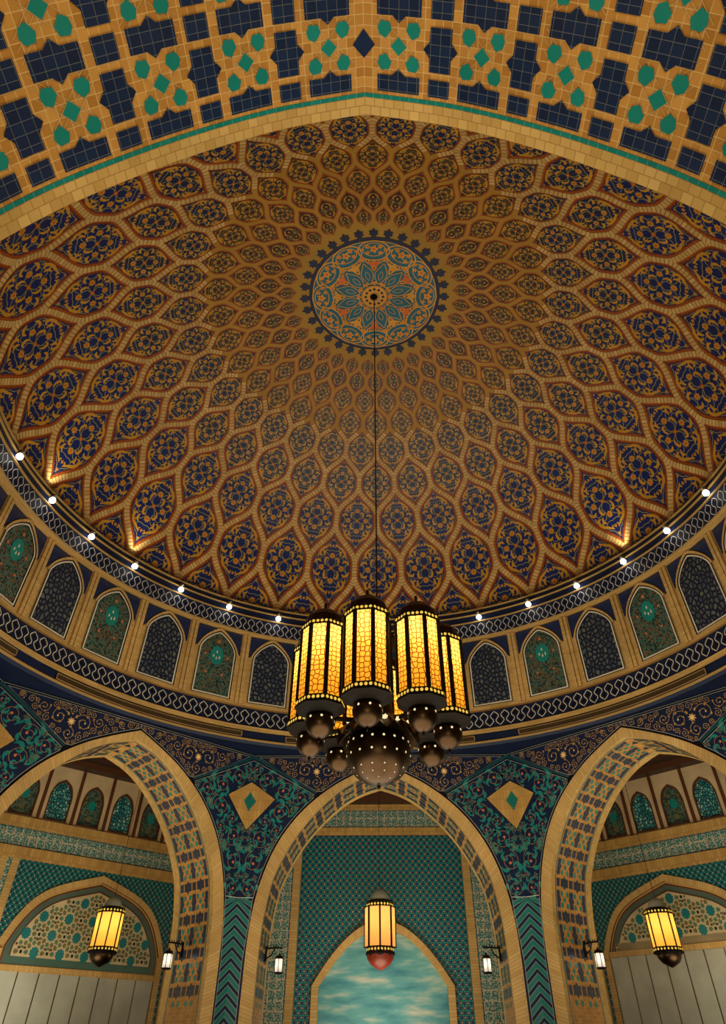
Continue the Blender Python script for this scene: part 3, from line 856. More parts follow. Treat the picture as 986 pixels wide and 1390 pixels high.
# ------------------------------------------------------------------ octagon of arches under the drum
AP = 1.034; HS0 = AP * math.tan(PI / 8); HS = HS0 / .9774; BK = 1.246; ZTOP = .778; ZFL = -.16
EXT = [(0, .748), (.05, .727), (.10, .704), (.15, .678), (.20, .645), (.25, .604), (.295, .555), (.335, .495), (.365, .425), (.384, .355), (.394, .28), (.397, .20), (.397, ZFL)]
INT = [(0, .720), (.045, .707), (.09, .689), (.14, .659), (.19, .618), (.235, .573), (.275, .523), (.308, .469), (.335, .412), (.350, .345), (.358, .28), (.361, .20), (.361, ZFL)]
NEAR = [(0, .694), (.035, .679), (.073, .661), (.105, .640), (.138, .613), (.167, .586), (.194, .557), (.240, .500), (.272, .443), (.295, .385), (.310, .32), (.315, .22), (.315, ZFL)]
def TZ(u, z): return u * .9774, .349 + (z - .357) * .9487
class Curve:
    def __init__(s, pts, n=6, straight=1):
        c = catmull(pts[:-1], n); c.append(pts[-1]); s.p = c; s.d = [0]
        for i in range(1, len(c)): s.d.append(s.d[-1] + math.hypot(c[i][0] - c[i - 1][0], c[i][1] - c[i - 1][1]))
        s.L = s.d[-1]
    def at(s, t):
        t = max(0, min(s.L, t))
        lo, hi = 0, len(s.d) - 1
        while hi - lo > 1:
            m = (lo + hi) // 2
            if s.d[m] <= t: lo = m
            else: hi = m
        f = (t - s.d[lo]) / (s.d[hi] - s.d[lo]); a, b = s.p[lo], s.p[hi]
        dx, dz = b[0] - a[0], b[1] - a[1]; l = math.hypot(dx, dz)
        return a[0] + dx * f, a[1] + dz * f, -dz / l, dx / l   # point and outward normal (+u side)
def offs(c, o, smax=None, step=.012):
    out = []; s = 0
    while s < (smax or c.L):
        u, z, nx, nz = c.at(s + 1e-5); out.append((max(0, u + nx * o), z + nz * o)); s += step
    return out
def wallmap(ang, y0, T=None):
    a = math.radians(ang); sa, ca = math.sin(a), math.cos(a)
    def f(u, z, h=0.0):
        if T: u, z = T(u, z)
        y = y0 - h; return W(y * sa + u * ca, y * ca - u * sa, z)
    return f
def pip(pt, poly):
    x, y = pt; c = False; n = len(poly)
    for i in range(n):
        x1, y1 = poly[i]; x2, y2 = poly[i - 1]
        if (y1 > y) != (y2 > y) and x < (x2 - x1) * (y - y1) / (y2 - y1) + x1: c = not c
    return c
def dedge(pt, poly):
    d = 9
    for i in range(len(poly)):
        x1, y1 = poly[i]; x2, y2 = poly[i - 1]; dx, dy = x2 - x1, y2 - y1; l = dx * dx + dy * dy or 1e-12
        t = max(0, min(1, ((pt[0] - x1) * dx + (pt[1] - y1) * dy) / l)); d = min(d, math.hypot(pt[0] - x1 - t * dx, pt[1] - y1 - t * dy))
    return d

def tilework(mb, mp, L, P, n_rows=2, t_edge=.0155, DP=.068):
    """strapwork of the arch soffits. mp(s,t,h), s from the crown along the arch (both signs), t depth"""
    tx, ty = .130, .135
    c0 = .0640
    tmin, tmax = .0243, .0243 + 2 * DP + .0115
    def clip(pts): return [(s, max(tmin, min(tmax, t))) for s, t in pts]
    def shape(sc, tc, pts, mat, h):
        for sg in (1, -1):
            q = [(sg * (sc + x * P), tc + y * DP) for x, y in pts]
            if max(abs(p[0]) for p in q) > L - .002: return
            if min(p[0] * sg for p in q) < 0: return
            q = clip(q)
            if max(p[1] for p in q) - min(p[1] for p in q) < 1e-4: continue
            mb.face([mp(s, t, h) for s, t in q], mat, [((s * sg - sc) + .5, (t - tc) + .5) if mat == 'navy_tile' else (s, t) for s, t in q])
    n = 0
    pt_ = .075
    wide = [(-2 * tx, -ty), (-tx * .62, -ty), (0, -ty - .085), (tx * .62, -ty), (2 * tx, -ty), (2 * tx, ty), (tx * .62, ty), (0, ty + .085), (-tx * .62, ty), (-2 * tx, ty)]
    vert = [(-tx, -2 * ty), (tx, -2 * ty), (tx, -ty * .75), (tx + pt_, 0), (tx, ty * .75), (tx, 2 * ty), (-tx, 2 * ty), (-tx, ty * .75), (-tx - pt_, 0), (-tx, -ty * .75)]
    sq = [(-tx, -ty), (tx, -ty), (tx, ty), (-tx, ty)]
    dia = [(0, -.115), (.098, 0), (0, .115), (-.098, 0)]
    pent = lambda a, b: [(a * .085, b * .20), (a * .155, b * .095), (a * .235, b * .135), (a * .255, b * .225), (a * .215, b * .30), (a * .115, b * .29)]
    while True:
        sx = P * (n + .43); sv = P * (n + .93)
        if sx - .3 * P > L: break
        for r in range(-1, n_rows + 1):
            tr = c0 + r * DP
            if 0 <= r < n_rows:
                shape(sx, tr, dia, 'teal_glaze', .0009)
                for sg in (1, -1):
                    for e in (1, -1):
                        for o in (-.115, 0, .115):
                            for f in (1, -1):
                                if o == 0 and False: continue
                                x0, y0, x1, y1 = .0, o, .30, o + .345
                                q = [(sg * (sx + f * x0 * P), tr + e * f * 0 + o * DP), (sg * (sx + f * x1 * P), tr + e * .335 * DP + o * DP)]
                                if max(abs(p[0]) for p in q) > L - .002: continue
                                mb.ribbon(q, .0005, mp, .0006, 'joint')
                for a in (1, -1):
                    for b in (1, -1): shape(sx, tr, pent(a, b), 'teal_glaze', .0009)
                shape(sv, tr, vert, 'navy_tile', .0009)
            tw = tr + DP / 2
            if tw < tmax + .01:
                shape(sx, tw, wide, 'navy_tile', .0009); shape(sv, tw, sq, 'navy_tile', .0009)
        n += 1
    for r in range(n_rows):
        q = [(x * P, c0 + r * DP + y * DP) for x, y in ((0, -.18), (.14, 0), (0, .18), (-.14, 0))]
        mb.face([mp(0, q[0][1], .0009), mp(q[1][0], q[1][1], .0009), mp(0, q[2][1], .0009)], 'navy_tile', [(.5, .5)] * 3)
        mb.face([mp(0, q[0][1], .0009), mp(q[3][0], q[3][1], .0009), mp(0, q[2][1], .0009)], 'navy_tile', [(.5, .5)] * 3)

def soffit(mb, ang, y0, curve, depth, tiles=True, uoff=0.0, P=.084, T=None):
    a = math.radians(ang); sa, ca = math.sin(a), math.cos(a)
    def mp(s, t, h=0.0):
        u, z, nx, nz = curve.at(abs(s)); 
        if abs(s) < 1e-4: nx = 0
        sg = 1 if s >= 0 else -1
        u, z = sg * (u - nx * h) + uoff, z - nz * h; y = y0 + t
        if T: u, z = T(u, z)
        return W(y * sa + u * ca, y * ca - u * sa, z)
    Lv = curve.L
    ssx = frange(-Lv, 0, 60) + frange(0, Lv, 60)[1:]
    strips = ((0, .0160, 'rim_brick', .0), (.0160, .0168, 'amber_tile', 0), (.0168, .0208, 'teal_tile', .0003), (.0208, .1750, 'amber_tile', 0), (.1750, .1790, 'teal_tile', .0003), (.1790, depth, 'rim_brick', 0))
    for t0, t1, mat, h in strips:
        mb.grid(lambda s, t: mp(s, t, h), ssx, [t0, t1], mat, uvfn=(lambda s, t: (abs(s), t)))
    if tiles: tilework(mb, mp, min(Lv, .80), P)
    return mp

# ornament generator: packs scroll motifs into a region
def leaf(mb, mp, x, y, ang, l, w, mat, h, hand=1):
    ca, sa = math.cos(ang), math.sin(ang)
    pts = [(0, .05), (.2, .42), (.48, .58), (.78, .40), (.98, -.05), (1.05, -.42), (.80, -.12), (.62, .06), (.55, -.18), (.38, -.02), (.30, -.22), (.14, -.05)]
    mb.poly([(x + l * p * ca - w * q * hand * sa, y + l * p * sa + w * q * hand * ca) for p, q in pts], mp, h, mat)
def scroll(mb, mp, cx_, cy_, r, ph, hand, pal, h):
    vine_m, leaf_m, leaf2, dot_m, k = pal
    pth = []
    for i in range(25):
        t = i / 24; a = ph + hand * t * 2 * PI * 1.45; rr = r * (1 - .80 * t); pth.append((cx_ + rr * math.cos(a), cy_ + rr * math.sin(a)))
    mb.ribbon(pth, max(.0010, r * .05), mp, h + .0006, vine_m)
    for n_, i in enumerate((0, 4, 8, 12, 16)):
        x, y = pth[i]; a = math.atan2(pth[i + 1][1] - y, pth[i + 1][0] - x); f = 1 - .11 * n_
        leaf(mb, mp, x, y, a - hand * .35, r * k * 1.15 * f, r * k * .75 * f, leaf_m if n_ % 2 == 0 else leaf2, h, -hand)
        if n_ % 2 == 1: leaf(mb, mp, x, y, a + hand * .55, r * k * .8 * f, r * k * .5 * f, leaf_m, h + .0003, hand)
    x, y = pth[-1]; d = .17 if k > .5 else .12
    mb.poly([(x + r * d * (1 if i % 2 else .6) * math.cos(PI * i / 5), y + r * d * (1 if i % 2 else .6) * math.sin(PI * i / 5)) for i in range(10)], mp, h + .0009, dot_m)
def fill(mb, mp, poly, seedn, rmax, rmin, pal, h, holes=(), count=60, extra=()):
    rnd = random.Random(seedn); xs = [p[0] for p in poly]; ys = [p[1] for p in poly]; cs = list(extra)
    cand = [(rnd.uniform(min(xs), max(xs)), rnd.uniform(min(ys), max(ys))) for _ in range(2600)]
    cand = [c for c in cand if pip(c, poly) and not any(pip(c, hh) for hh in holes)]
    base = {c: min([dedge(c, poly)] + [dedge(c, hh) for hh in holes]) for c in cand}
    for _ in range(count):
        best = None
        for c in cand:
            d = min(base[c], rmax * 1.08)
            for q in cs:
                e = math.hypot(c[0] - q[0], c[1] - q[1]) - q[2]
                if e < d: d = e
                if d < rmin: break
            if d >= rmin and (best is None or d > best[2]): best = (c[0], c[1], d)
        if best is None: break
        cs.append(best)
    for i, (x, y, r) in enumerate(cs[len(extra):]):
        scroll(mb, mp, x, y, min(r * 1.02, rmax), rnd.uniform(0, 6.28), rnd.choice((1, -1)), pal, h)

TEALPAL = ('vine_brown', 'leaf_teal', 'leaf_teal', 'berry', 1.02); GOLDPAL = ('gold_leaf', 'gold_leaf', 'vine_brown', 'gold_pale', .36)
CE, CI, CN = Curve(EXT), Curve(INT), Curve(NEAR)

def octagon_half(mbs, mp, sg, lod):
    """ornament of one half of an arch wall; sg = side"""
    m = lambda u, z, h: mp(sg * u, z, h)
    o1 = offs(CE, .0075, .62)        # white line along the arch
    def ribu(mb, pts, w, mat, h=.0012): mb.ribbon(pts, w, m, h, mat)
    # spandrel triangle (navy with gold scrolls)
    tri_in = [p for p in o1 if p[0] < .206]
    tri = [(0.0, .7665)] + [(.420, .7665), (.2135, .6560)] + [p for p in reversed(tri_in) if p[1] < .7655]
    mb = mbs['tri']
    # fill in strips so that the concave arch edge stays clean
    mb.poly(tri, m, .0006, 'deep_navy')
    ribu(mb, tri + [tri[0]], .0013, 'grey_line')
    mb.ribbon([(0, .7725), (HS - .002, .7725)], .0011, m, .0012, 'grey_line')
    if lod:
        c = (.218, .719)
        for r0, n_ in ((.013, 8), (.0075, 6)):
            mb.poly([(c[0] + (r0 if i % 2 else r0 * .6) * math.cos(PI * i / n_), c[1] + (r0 if i % 2 else r0 * .6) * math.sin(PI * i / n_)) for i in range(2 * n_)], m, .0020 + (.013 - r0) * .05, 'gold_leaf' if r0 > .01 else 'gold_pale')
        for dx, dz, r, ph, hd in ((-.036, .004, .026, 0.3, 1), (.038, .006, .026, 2.8, -1), (0, -.034, .0185, 1.5, 1), (-.082, .018, .017, 0.4, -1), (.088, .022, .017, 2.6, 1), (-.118, .028, .012, 0, 1), (.128, .032, .011, 3, -1), (0, .034, .0120, 4.7, 1), (-.150, .036, .007, 0, -1), (.158, .038, .007, 0, 1)):
            if pip((c[0] + dx, c[1] + dz), tri): scroll(mb, m, c[0] + dx, c[1] + dz, r, ph, hd, GOLDPAL, .0012)
        fill(mb, m, tri, 5, .012, .0045, GOLDPAL, .0012, count=26, extra=[(c[0] + dx, c[1] + dz, r * .95) for dx, dz, r in ((0, 0, .013), (-.036, .004, .026), (.038, .006, .026), (0, -.034, .0185), (-.082, .018, .017), (.088, .022, .017), (-.118, .028, .012), (.128, .032, .011), (0, .034, .012))])
    # pendentive (teal leaves)
    e1 = [p for p in o1 if p[1] < .640 and p[1] > .357]
    pen = [(HS, .757), (.2215, .6455)] + e1 + [(HS, .357)]
    mb = mbs['pen']
    strip = [(HS, .7735), (.428, .7690), (.2135, .6540), (.2175, .6490), (HS, .762)]
    mb.poly(strip, m, .0005, 'strip_teal')
    # triangulate pendentive by horizontal strips: arch side to the corner
    zz = [p[1] for p in e1]; uu = [p[0] for p in e1]
    def edge_u(z):
        if z > .6455: return .2215 + (z - .6455) / (.757 - .6455) * (HS - .2215)
        return interp(-z, [-a for a in zz], uu)
    levels = frange(.757, .357, 60)
    for i in range(60):
        a, b = levels[i], levels[i + 1]
        mb.face([m(edge_u(a), a, .0006), m(HS, a, .0006), m(HS, b, .0006), m(edge_u(b), b, .0006)], 'deep_navy')
    ribu(mb, [(HS, .757), (.2215, .6455)] + e1, .0013, 'grey_line', .0014)
    mb.ribbon([(e1[-1][0], .3565), (HS, .3565)], .0016, m, .0015, 'white_line')
    kite = [(HS, .687), (.352, .632), (HS, .540)]
    if lod:
        fill(mb, m, pen, 11, .030, .0060, TEALPAL, .0012, holes=[[(HS + .02, .70), (.344, .632), (HS + .02, .52)]], count=46)
    mb = mbs['kite']
    mb.face([m(*p, .0030) for p in kite], 'band_brick', kite)
    mb.ribbon(kite, .0018, m, .0024, 'ink')
    step = [(0, .030), (.006, .030), (.006, .022), (.012, .022), (.012, .014), (.018, .014), (.018, .006), (.024, .006), (.024, -.006), (.018, -.006), (.018, -.014), (.012, -.014), (.012, -.022), (.006, -.022), (.006, -.030), (0, -.030)]
    mb.poly([(HS - x * .92, .625 + z * .92) for x, z in step], m, .0036, 'chev_teal')
    # chevrons on the pier
    mb = mbs['chev']; xo = lambda z: interp(-z, [-p[1] for p in CE.p if p[1] < .5], [p[0] for p in CE.p if p[1] < .5]) + .0075
    mb.face([m(xo(.355), .3545, .0006), m(HS, .3545, .0006), m(HS, ZFL, .0006), m(xo(0), ZFL, .0006)], 'deep_navy')
    z = .385; per = .0262; sl = .85
    while z > ZFL + .05:
        def pt(u, zc): return (u, min(zc - (HS - u) * sl, .3545))
        u0 = xo(min(z, .35))
        for d0, d1, mat, h in ((.0, -.0145, 'chev_teal', .0012), (.0009, -.0003, 'grey_line', .0016), (-.0142, -.0154, 'grey_line', .0016)):
            q = [pt(HS, z + d0), pt(u0, z + d0), pt(u0, z + d1), pt(HS, z + d1)]
            if q[3][1] >= .3544 and q[2][1] >= .3544: continue
            mb.face([m(*p, h) for p in q], mat)
        z -= per
    mb.ribbon([(xo(.35), .3545), (xo(.2), .2), (xo(0), ZFL)], .0013, m, .0016, 'grey_line')

sides = {0: 'wall_back', -45: 'wall_left', 45: 'wall_right', -90: 'wall_far_left', 90: 'wall_far_right', -135: 'wall_front_left', 135: 'wall_front_right'}
for ang, nm_ in sides.items():
    mp = wallmap(ang, AP, TZ); lod = abs(ang) <= 90; fancy = abs(ang) <= 45
    mb = MB()
    # base plane around the arch: strips from arch curve out to the wall rectangle
    for sg in (1, -1):
        P = offs(CE, -.010, None, .02) + [(.387, ZFL)]
        for i in range(len(P) - 1):
            (u0, z0), (u1, z1) = P[i], P[i + 1]
            if z0 > .52:      # go up to the top edge
                q = [(u0, z0), (u0, ZTOP), (u1, ZTOP), (u1, z1)]
            else:
                q = [(u0, z0), (HS, z0), (HS, z1), (u1, z1)]
            mb.face([mp(sg * u, z, 0) for u, z in q], 'ink')
        zc = next(z for u, z in P if z <= .52); uc = next(u for u, z in P if z <= .52)
        mb.face([mp(sg * uc, zc, 0), mp(sg * uc, ZTOP, 0), mp(sg * HS, ZTOP, 0), mp(sg * HS, zc, 0)], 'ink')
    # rear face
    mpb = wallmap(ang, BK, TZ); HB = BK * math.tan(PI / 8) / .9774
    for sg in (1, -1):
        P = offs(CI, 0, None, .03) + [(.361, ZFL)]
        for i in range(len(P) - 1):
            (u0, z0), (u1, z1) = P[i], P[i + 1]
            q = [(u0, z0), (u0, .95), (u1, .95), (u1, z1)] if z0 > .5 else [(u0, z0), (HB, z0), (HB, z1), (u1, z1)]
            mb.face([mpb(sg * u, z, 0) for u, z in q], 'buff_plain')
        uc, zc = next(p for p in P if p[1] <= .5)
        mb.face([mpb(sg * uc, zc, 0), mpb(sg * uc, .95, 0), mpb(sg * HB, .95, 0), mpb(sg * HB, zc, 0)], 'buff_plain')
    wall = mb.build(nm_); wall['kind'] = 'structure'
    # brick arch ring
    mb = MB()
    for sg in (1, -1):
        n = 70
        for i in range(n):
            f0, f1 = i / n, (i + 1) / n
            def qq(f):
                u, z, _, _ = CI.at(f * CI.L); U_, Z_, _, _ = CE.at(f * CE.L)
                if f == 0: u = U_ = 0
                return (u, z), (U_, Z_)
            (a, b), (c, d) = qq(f0), qq(f1)
            s0, s1 = f0 * CE.L, f1 * CE.L
            mb.face([mp(sg * a[0], a[1], .0), mp(sg * b[0], b[1], .004), mp(sg * d[0], d[1], .004), mp(sg * c[0], c[1], .0)], 'buff_brick', [(0, s0), (.036, s0), (.036, s1), (0, s1)])
            mb.face([mp(sg * b[0], b[1], .004), mp(sg * b[0], b[1], .0), mp(sg * d[0], d[1], .0), mp(sg * d[0], d[1], .004)], 'ink')
    mb.build('arch_ring', wall)
    mb = MB(); soffit(mb, ang, AP, CI, BK - AP, lod, T=TZ)
    mb.build('soffit_tiles', wall)
    if lod:
        mbs = {k: None for k in ('tri', 'pen', 'kite', 'chev')}
        names = {'tri': 'spandrel_panel', 'pen': 'leaf_panel', 'kite': 'kite_inlay', 'chev': 'chevron_panel'}
        for sg in (1, -1):
            for k in mbs: mbs[k] = MB()
            octagon_half(mbs, mp, sg, True if fancy or sg * ang < 0 else False)
            for k in mbs: mbs[k].build(names[k], wall)

# near arch, under which the camera stands
mb = MB(); NX = -.007
soffit(mb, 180, AP, CN, .29, True, uoff=-NX, P=.084)
nearw = mb.build('wall_front'); nearw['kind'] = 'structure'
mb = MB(); mp = wallmap(180, AP)
for sg in (1, -1):
    P = offs(CN, 0, None, .02) + [(.315, ZFL)]
    for i in range(len(P) - 1):
        (u0, z0), (u1, z1) = P[i], P[i + 1]
        q = [(u0, z0), (u0, .74), (u1, .74), (u1, z1)] if z0 > .45 else [(u0, z0), (HS0, z0), (HS0, z1), (u1, z1)]
        mb.face([mp(sg * u - NX, z, 0) for u, z in q], 'buff_plain')
    uc, zc = next(p for p in P if p[1] <= .45)
    mb.face([mp(sg * uc - NX, zc, 0), mp(sg * uc - NX, .74, 0), mp(sg * HS0, .74, 0), mp(sg * HS0, zc, 0)], 'buff_plain')
mb.build('inner_face', nearw)

# soffit ring between drum and octagon
mb = MB()
KS2 = frange(-16, 16, 128)
def octr(a):
    b = (a + PI / 8) % (PI / 4) - PI / 8; return (AP + .006) / math.cos(b)
def fn(k, t):
    a = 2 * PI * k / 32; r = 1.026 + (octr(a) - 1.026) * t; return W(r * math.sin(a), r * math.cos(a), .7465 + .0005 * t)
mb.grid(fn, KS2, frange(0, 1, 4), 'soffit_navy')
sr = mb.build('trim_3'); sr['kind'] = 'structure'

# ------------------------------------------------------------------ outer walls of the side bays
DO = 1.80; HO = DO * math.tan(PI / 8); ZC = .806
def rect(mb, mp, u0, u1, z0, z1, h, mat, flip=False):
    uv = [(u0, z0), (u1, z0), (u1, z1), (u0, z1)]
    if flip: uv = [(b, a) for a, b in uv]
    mb.face([mp(u0, z0, h), mp(u1, z0, h), mp(u1, z1, h), mp(u0, z1, h)], mat, uv)
def raised(mb, mp, u0, u1, z0, z1, h, mat, flip=False):
    rect(mb, mp, u0, u1, z0, z1, h, mat, flip)
    for a, b in (((u0, z0), (u1, z0)), ((u1, z0), (u1, z1)), ((u1, z1), (u0, z1)), ((u0, z1), (u0, z0))):
        mb.face([mp(*a, 0), mp(*b, 0), mp(*b, h), mp(*a, h)], mat)
def keel(hw, zs, za, n=14):
    """right half of a keel arch, crown first"""
    return [(hw * (i / n) ** .80, zs + (za - zs) * (1 - (i / n) ** 1.55)) for i in range(n + 1)]
def ogive(hw, zs, za, n=18):
    """right half of a fuller pointed arch, crown first"""
    out = []
    for i in range(n + 1):
        t = 1 - (1 - i / n) ** 1.5
        out.append((hw * t, zs + (za - zs) * (1 - .40 * t - .60 * t ** 5.5)))
    return out
def fan(mb, mp, half, zb, c, h, mat, uoff=0, uvs=1.0):
    pts = [(half[-1][0], zb)] + list(reversed(half)) + [(-x, z) for x, z in half[1:]] + [(-half[-1][0], zb)]
    pts = [(x + uoff, z) for x, z in pts]
    mb.face([mp(*p, h) for p in pts], mat, pts)
def arcband(mb, mp, A, B, h0, h1, mat, uoff=0):
    for sg in (1, -1):
        s = 0
        for i in range(len(A) - 1):
            d = math.hypot(A[i + 1][0] - A[i][0], A[i + 1][1] - A[i][1])
            mb.face([mp(uoff + sg * A[i][0], A[i][1], h0), mp(uoff + sg * B[i][0], B[i][1], h1), mp(uoff + sg * B[i + 1][0], B[i + 1][1], h1), mp(uoff + sg * A[i + 1][0], A[i + 1][1], h0)], mat, [(0, s), (.03, s), (.03, s + d), (0, s + d)])
            s += d

# centre bay
mp = wallmap(0, DO)
mb = MB()
PH = .326; ZP = .677
rect(mb, mp, -HO, -PH, ZFL, .90, 0, 'buff_plain'); rect(mb, mp, PH, HO, ZFL, .90, 0, 'buff_plain'); rect(mb, mp, -PH, PH, ZP, .90, 0, 'buff_plain')
wb = mb.build('wall_back_outer'); wb['kind'] = 'structure'
mb = MB()
A = keel(.262, .200, .392); B = keel(.236, .200, .368)
# green field around the arch opening (recessed)
for sg in (1, -1):
    for i in range(len(B) - 1):
        a, b = B[i], B[i + 1]
        mb.face([mp(sg * a[0], a[1], -.010), mp(sg * a[0], ZP, -.010), mp(sg * b[0], ZP, -.010), mp(sg * b[0], b[1], -.010)], 'lattice_green', [(a[0], a[1]), (a[0], ZP), (b[0], ZP), (b[0], b[1])])
    mb.face([mp(sg * .236, ZFL, -.010), mp(sg * .236, ZP, -.010), mp(sg * PH, ZP, -.010), mp(sg * PH, ZFL, -.010)], 'lattice_green', [(.236, ZFL), (.236, ZP), (PH, ZP), (PH, ZFL)])
    mb.face([mp(sg * PH, ZFL, -.010), mp(sg * PH, ZP, -.010), mp(sg * PH, ZP, 0), mp(sg * PH, ZFL, 0)], 'deep_navy')
mb.face([mp(-PH, ZP, -.010), mp(PH, ZP, -.010), mp(PH, ZP, 0), mp(-PH, ZP, 0)], 'deep_navy')
mb.build('lattice_field', wb)
mb = MB()
for sg in (1, -1):
    x0, x1 = sorted((sg * PH, sg * (PH + .030))); raised(mb, mp, x0, x1, ZFL, ZP + .026, .004, 'buff_brick')
    x0, x1 = sorted((sg * (PH + .118), sg * (PH + .16))); raised(mb, mp, x0, x1, ZFL, ZP+.026, .004, 'buff_brick')
raised(mb, mp, -PH - .03, PH + .03, ZP, ZP + .028, .0045, 'band_brick')
raised(mb, mp, -HO, HO, .770, .791, .006, 'band_brick')
arcband(mb, mp, A, B, .004, .004, 'buff_brick'); arcband(mb, mp, A, A, -.010, .004, 'ink'); arcband(mb, mp, B, B, .004, -.03, 'buff_plain')
for sg in (1, -1):
    mb.face([mp(sg * .236, ZFL, .004), mp(sg * .262, ZFL, .004), mp(sg * .262, .200, .004), mp(sg * .236, .200, .004)], 'buff_brick', [(0, 0), (.026, 0), (.026, .3), (0, .3)])
mb.build('brick_frame', wb)
mb = MB()
for sg in (1, -1):
    x0, x1 = sorted((sg * (PH + .030), sg * (PH + .118))); rect(mb, mp, x0, x1, ZFL, ZP + .028, .002, 'lozenge_mosaic', True)
    mb.ribbon([(sg * (PH + .034), ZFL), (sg * (PH + .034), ZP + .02)], .002, mp, .003, 'strip_teal'); mb.ribbon([(sg * (PH + .114), ZFL), (sg * (PH + .114), ZP + .02)], .002, mp, .003, 'strip_teal')
rect(mb, mp, -HO, HO, ZP + .028, .770, .002, 'lozenge_mosaic')
mb.ribbon([(-HO, ZP + .031), (HO, ZP + .031)], .002, mp, .003, 'strip_teal'); mb.ribbon([(-HO, .767), (HO, .767)], .002, mp, .003, 'strip_teal')
mb.build('mosaic_frieze', wb)
mb = MB(); fan(mb, mp, keel(.238, .200, .370), -.1, None, -.03, 'sky_mural'); mu = mb.build('sky_mural', wb); mu['label'] = 'painted teal sky inside the arch opening'

def side_bay(ang, dn, wname, wn0):
    sgn = 1 if ang < 0 else -1           # direction (in u) towards the back of the hall
    DD = DO; mp0 = wallmap(ang, DD)
    mp = lambda u, z, h=0.0: mp0(sgn * u, z, h)
    mb = MB()
    # flat wall above the frieze is cream; below brick
    rect(mb, mp, -HO, HO, ZFL, .626, 0, 'buff_plain')
    wl = mb.build(wname); wl['kind'] = 'structure'
    uc = .350; hw = .316; zb = .309 if ang > 0 else .245
    mb = MB(); A = ogive(.305, .272, .489); B = ogive(.283, .272, .468)
    for cc in (uc, uc - .70):
        for sg in (1, -1):
            for i in range(len(A) - 1):
                a, b = A[i], A[i + 1]
                q = [(cc + sg * a[0], a[1]), (cc + sg * a[0], .502), (cc + sg * b[0], .502), (cc + sg * b[0], b[1])]
                mb.face([mp(*p, .0015) for p in q], 'lattice_teal', q)
            q = [(cc + sg * .303, ZFL), (cc + sg * .303, .502), (cc + sg * hw, .502), (cc + sg * hw, ZFL)]
            mb.face([mp(*p, .0015) for p in q], 'lattice_teal', q)
    mb.build('lattice_field', wl)
    mb = MB()
    raised(mb, mp, -HO, HO, .500, .534, .007, 'band_brick'); raised(mb, mp, -HO, HO, .590, .622, .009, 'band_brick')
    for cc in (uc, uc - .70):
        for sg in (1, -1):
            x0, x1 = sorted((cc + sg * hw, cc + sg * (hw + .026))); raised(mb, mp, x0, x1, ZFL, .503, .006, 'buff_brick')
        arcband(mb, mp, A, B, .006, .006, 'buff_brick', cc); arcband(mb, mp, A, A, 0, .006, 'ink', cc); arcband(mb, mp, B, B, .006, -.002, 'ink', cc)
        for sg in (1, -1):
            x0, x1 = sorted((cc + sg * .303, cc + sg * .282)); raised(mb, mp, x0, x1, ZFL, .262, .006, 'buff_brick')
        raised(mb, mp, cc - .282, cc + .282, zb - .038, zb - .022, .004, 'buff_brick', True)
    mb.build('brick_frame', wl)
    mb = MB()
    rect(mb, mp, -HO, HO, .534, .590, .002, 'lozenge_mosaic')
    for z in (.537, .587): mb.ribbon([(-HO, z), (HO, z)], .002, mp, .003, 'strip_teal')
    rect(mb, mp, uc - hw - .26 + .25 - .10, uc - hw - .026, ZFL, .502, .002, 'lozenge_mosaic', True)
    mb.build('mosaic_frieze', wl)
    # tympanum: coloured borders and star mosaic
    for cc in (uc, uc - .70):
        mb = MB()
        prev = B
        for (ww, zd, mat) in ((.278, .462, 'brown_wood'), (.274, .458, 'strip_grey'), (.264, .450, 'strip_teal2'), (.254, .443, 'brown_wood'), (.250, .438, 'star_ground')):
            cur = ogive(ww, .270, zd); fan(mb, mp, cur, zb - .02 if ww > .26 else zb, None, .0004 + (.282 - ww) * .05, mat, cc)
        hb = .0004 + (.282 - .250) * .05
        rnd = random.Random(3)
        K = ogive(.247, .270, .435); reg = [(K[-1][0], zb + .002)] + list(reversed(K)) + [(-x, z) for x, z in K[1:]] + [(-K[-1][0], zb + .002)]
        ax, ay = .088, .0480
        def put(x, z, r, n_, mat, hh, inner=.7, rot=0.0):
            p = [(x + (r if q % 2 else r * inner) * math.cos(PI * q / n_ + rot), z + (r if q % 2 else r * inner) * math.sin(PI * q / n_ + rot)) for q in range(2 * n_)]
            if pip((x, z), reg) and dedge((x, z), reg) > r * .55: mb.poly([(a_ + cc, b_) for a_, b_ in p], mp, hh, mat)
        for j in range(0, 6):
            for i in range(-4, 5):
                x = (i + .5 * (j % 2)) * ax; z = zb + .012 + j * ay
                put(x, z, .0172, 10, 'star_teal', hb + .0006, .78)
                for q in range(6):
                    a_ = 2 * PI * q / 6; put(x + ax / 2 + .0125 * math.cos(a_), z + .0125 * math.sin(a_), .0042, 5, 'star_green', hb + .0005, .75, a_)
                for q in range(10):
                    a_ = 2 * PI * q / 10; put(x + .0262 * math.cos(a_), z + .0262 * math.sin(a_), .0074, 5, ('star_olive', 'star_green')[q % 2], hb + .0006, .75, a_)
                for q in range(10):
                    a_ = 2 * PI * (q + .5) / 10; put(x + .0350 * math.cos(a_), z + .0350 * math.sin(a_), .0046, 4, ('star_maroon', 'star_olive')[q % 2], hb + .0005, .7, a_)
                put(x + ax / 2, z, .0062, 4, 'ink', hb + .0008, .6); put(x, z + ay, .0062, 4, 'star_maroon', hb + .0008, .6)
        mb.build('star_mosaic', wl)
    # bright shop windows under the tympanum
    mb = MB()
    for cc in (uc, uc - .70):
        rect(mb, mp, cc - .280, cc + .280, ZFL, zb - .038, .0005, 'frost_glass')
        for q in range(9): rect(mb, mp, cc - .28 + q * .07, cc - .28 + q * .07 + .004, ZFL, zb - .038, .001, 'steel')
    mb.build('shop_glazing', wl)
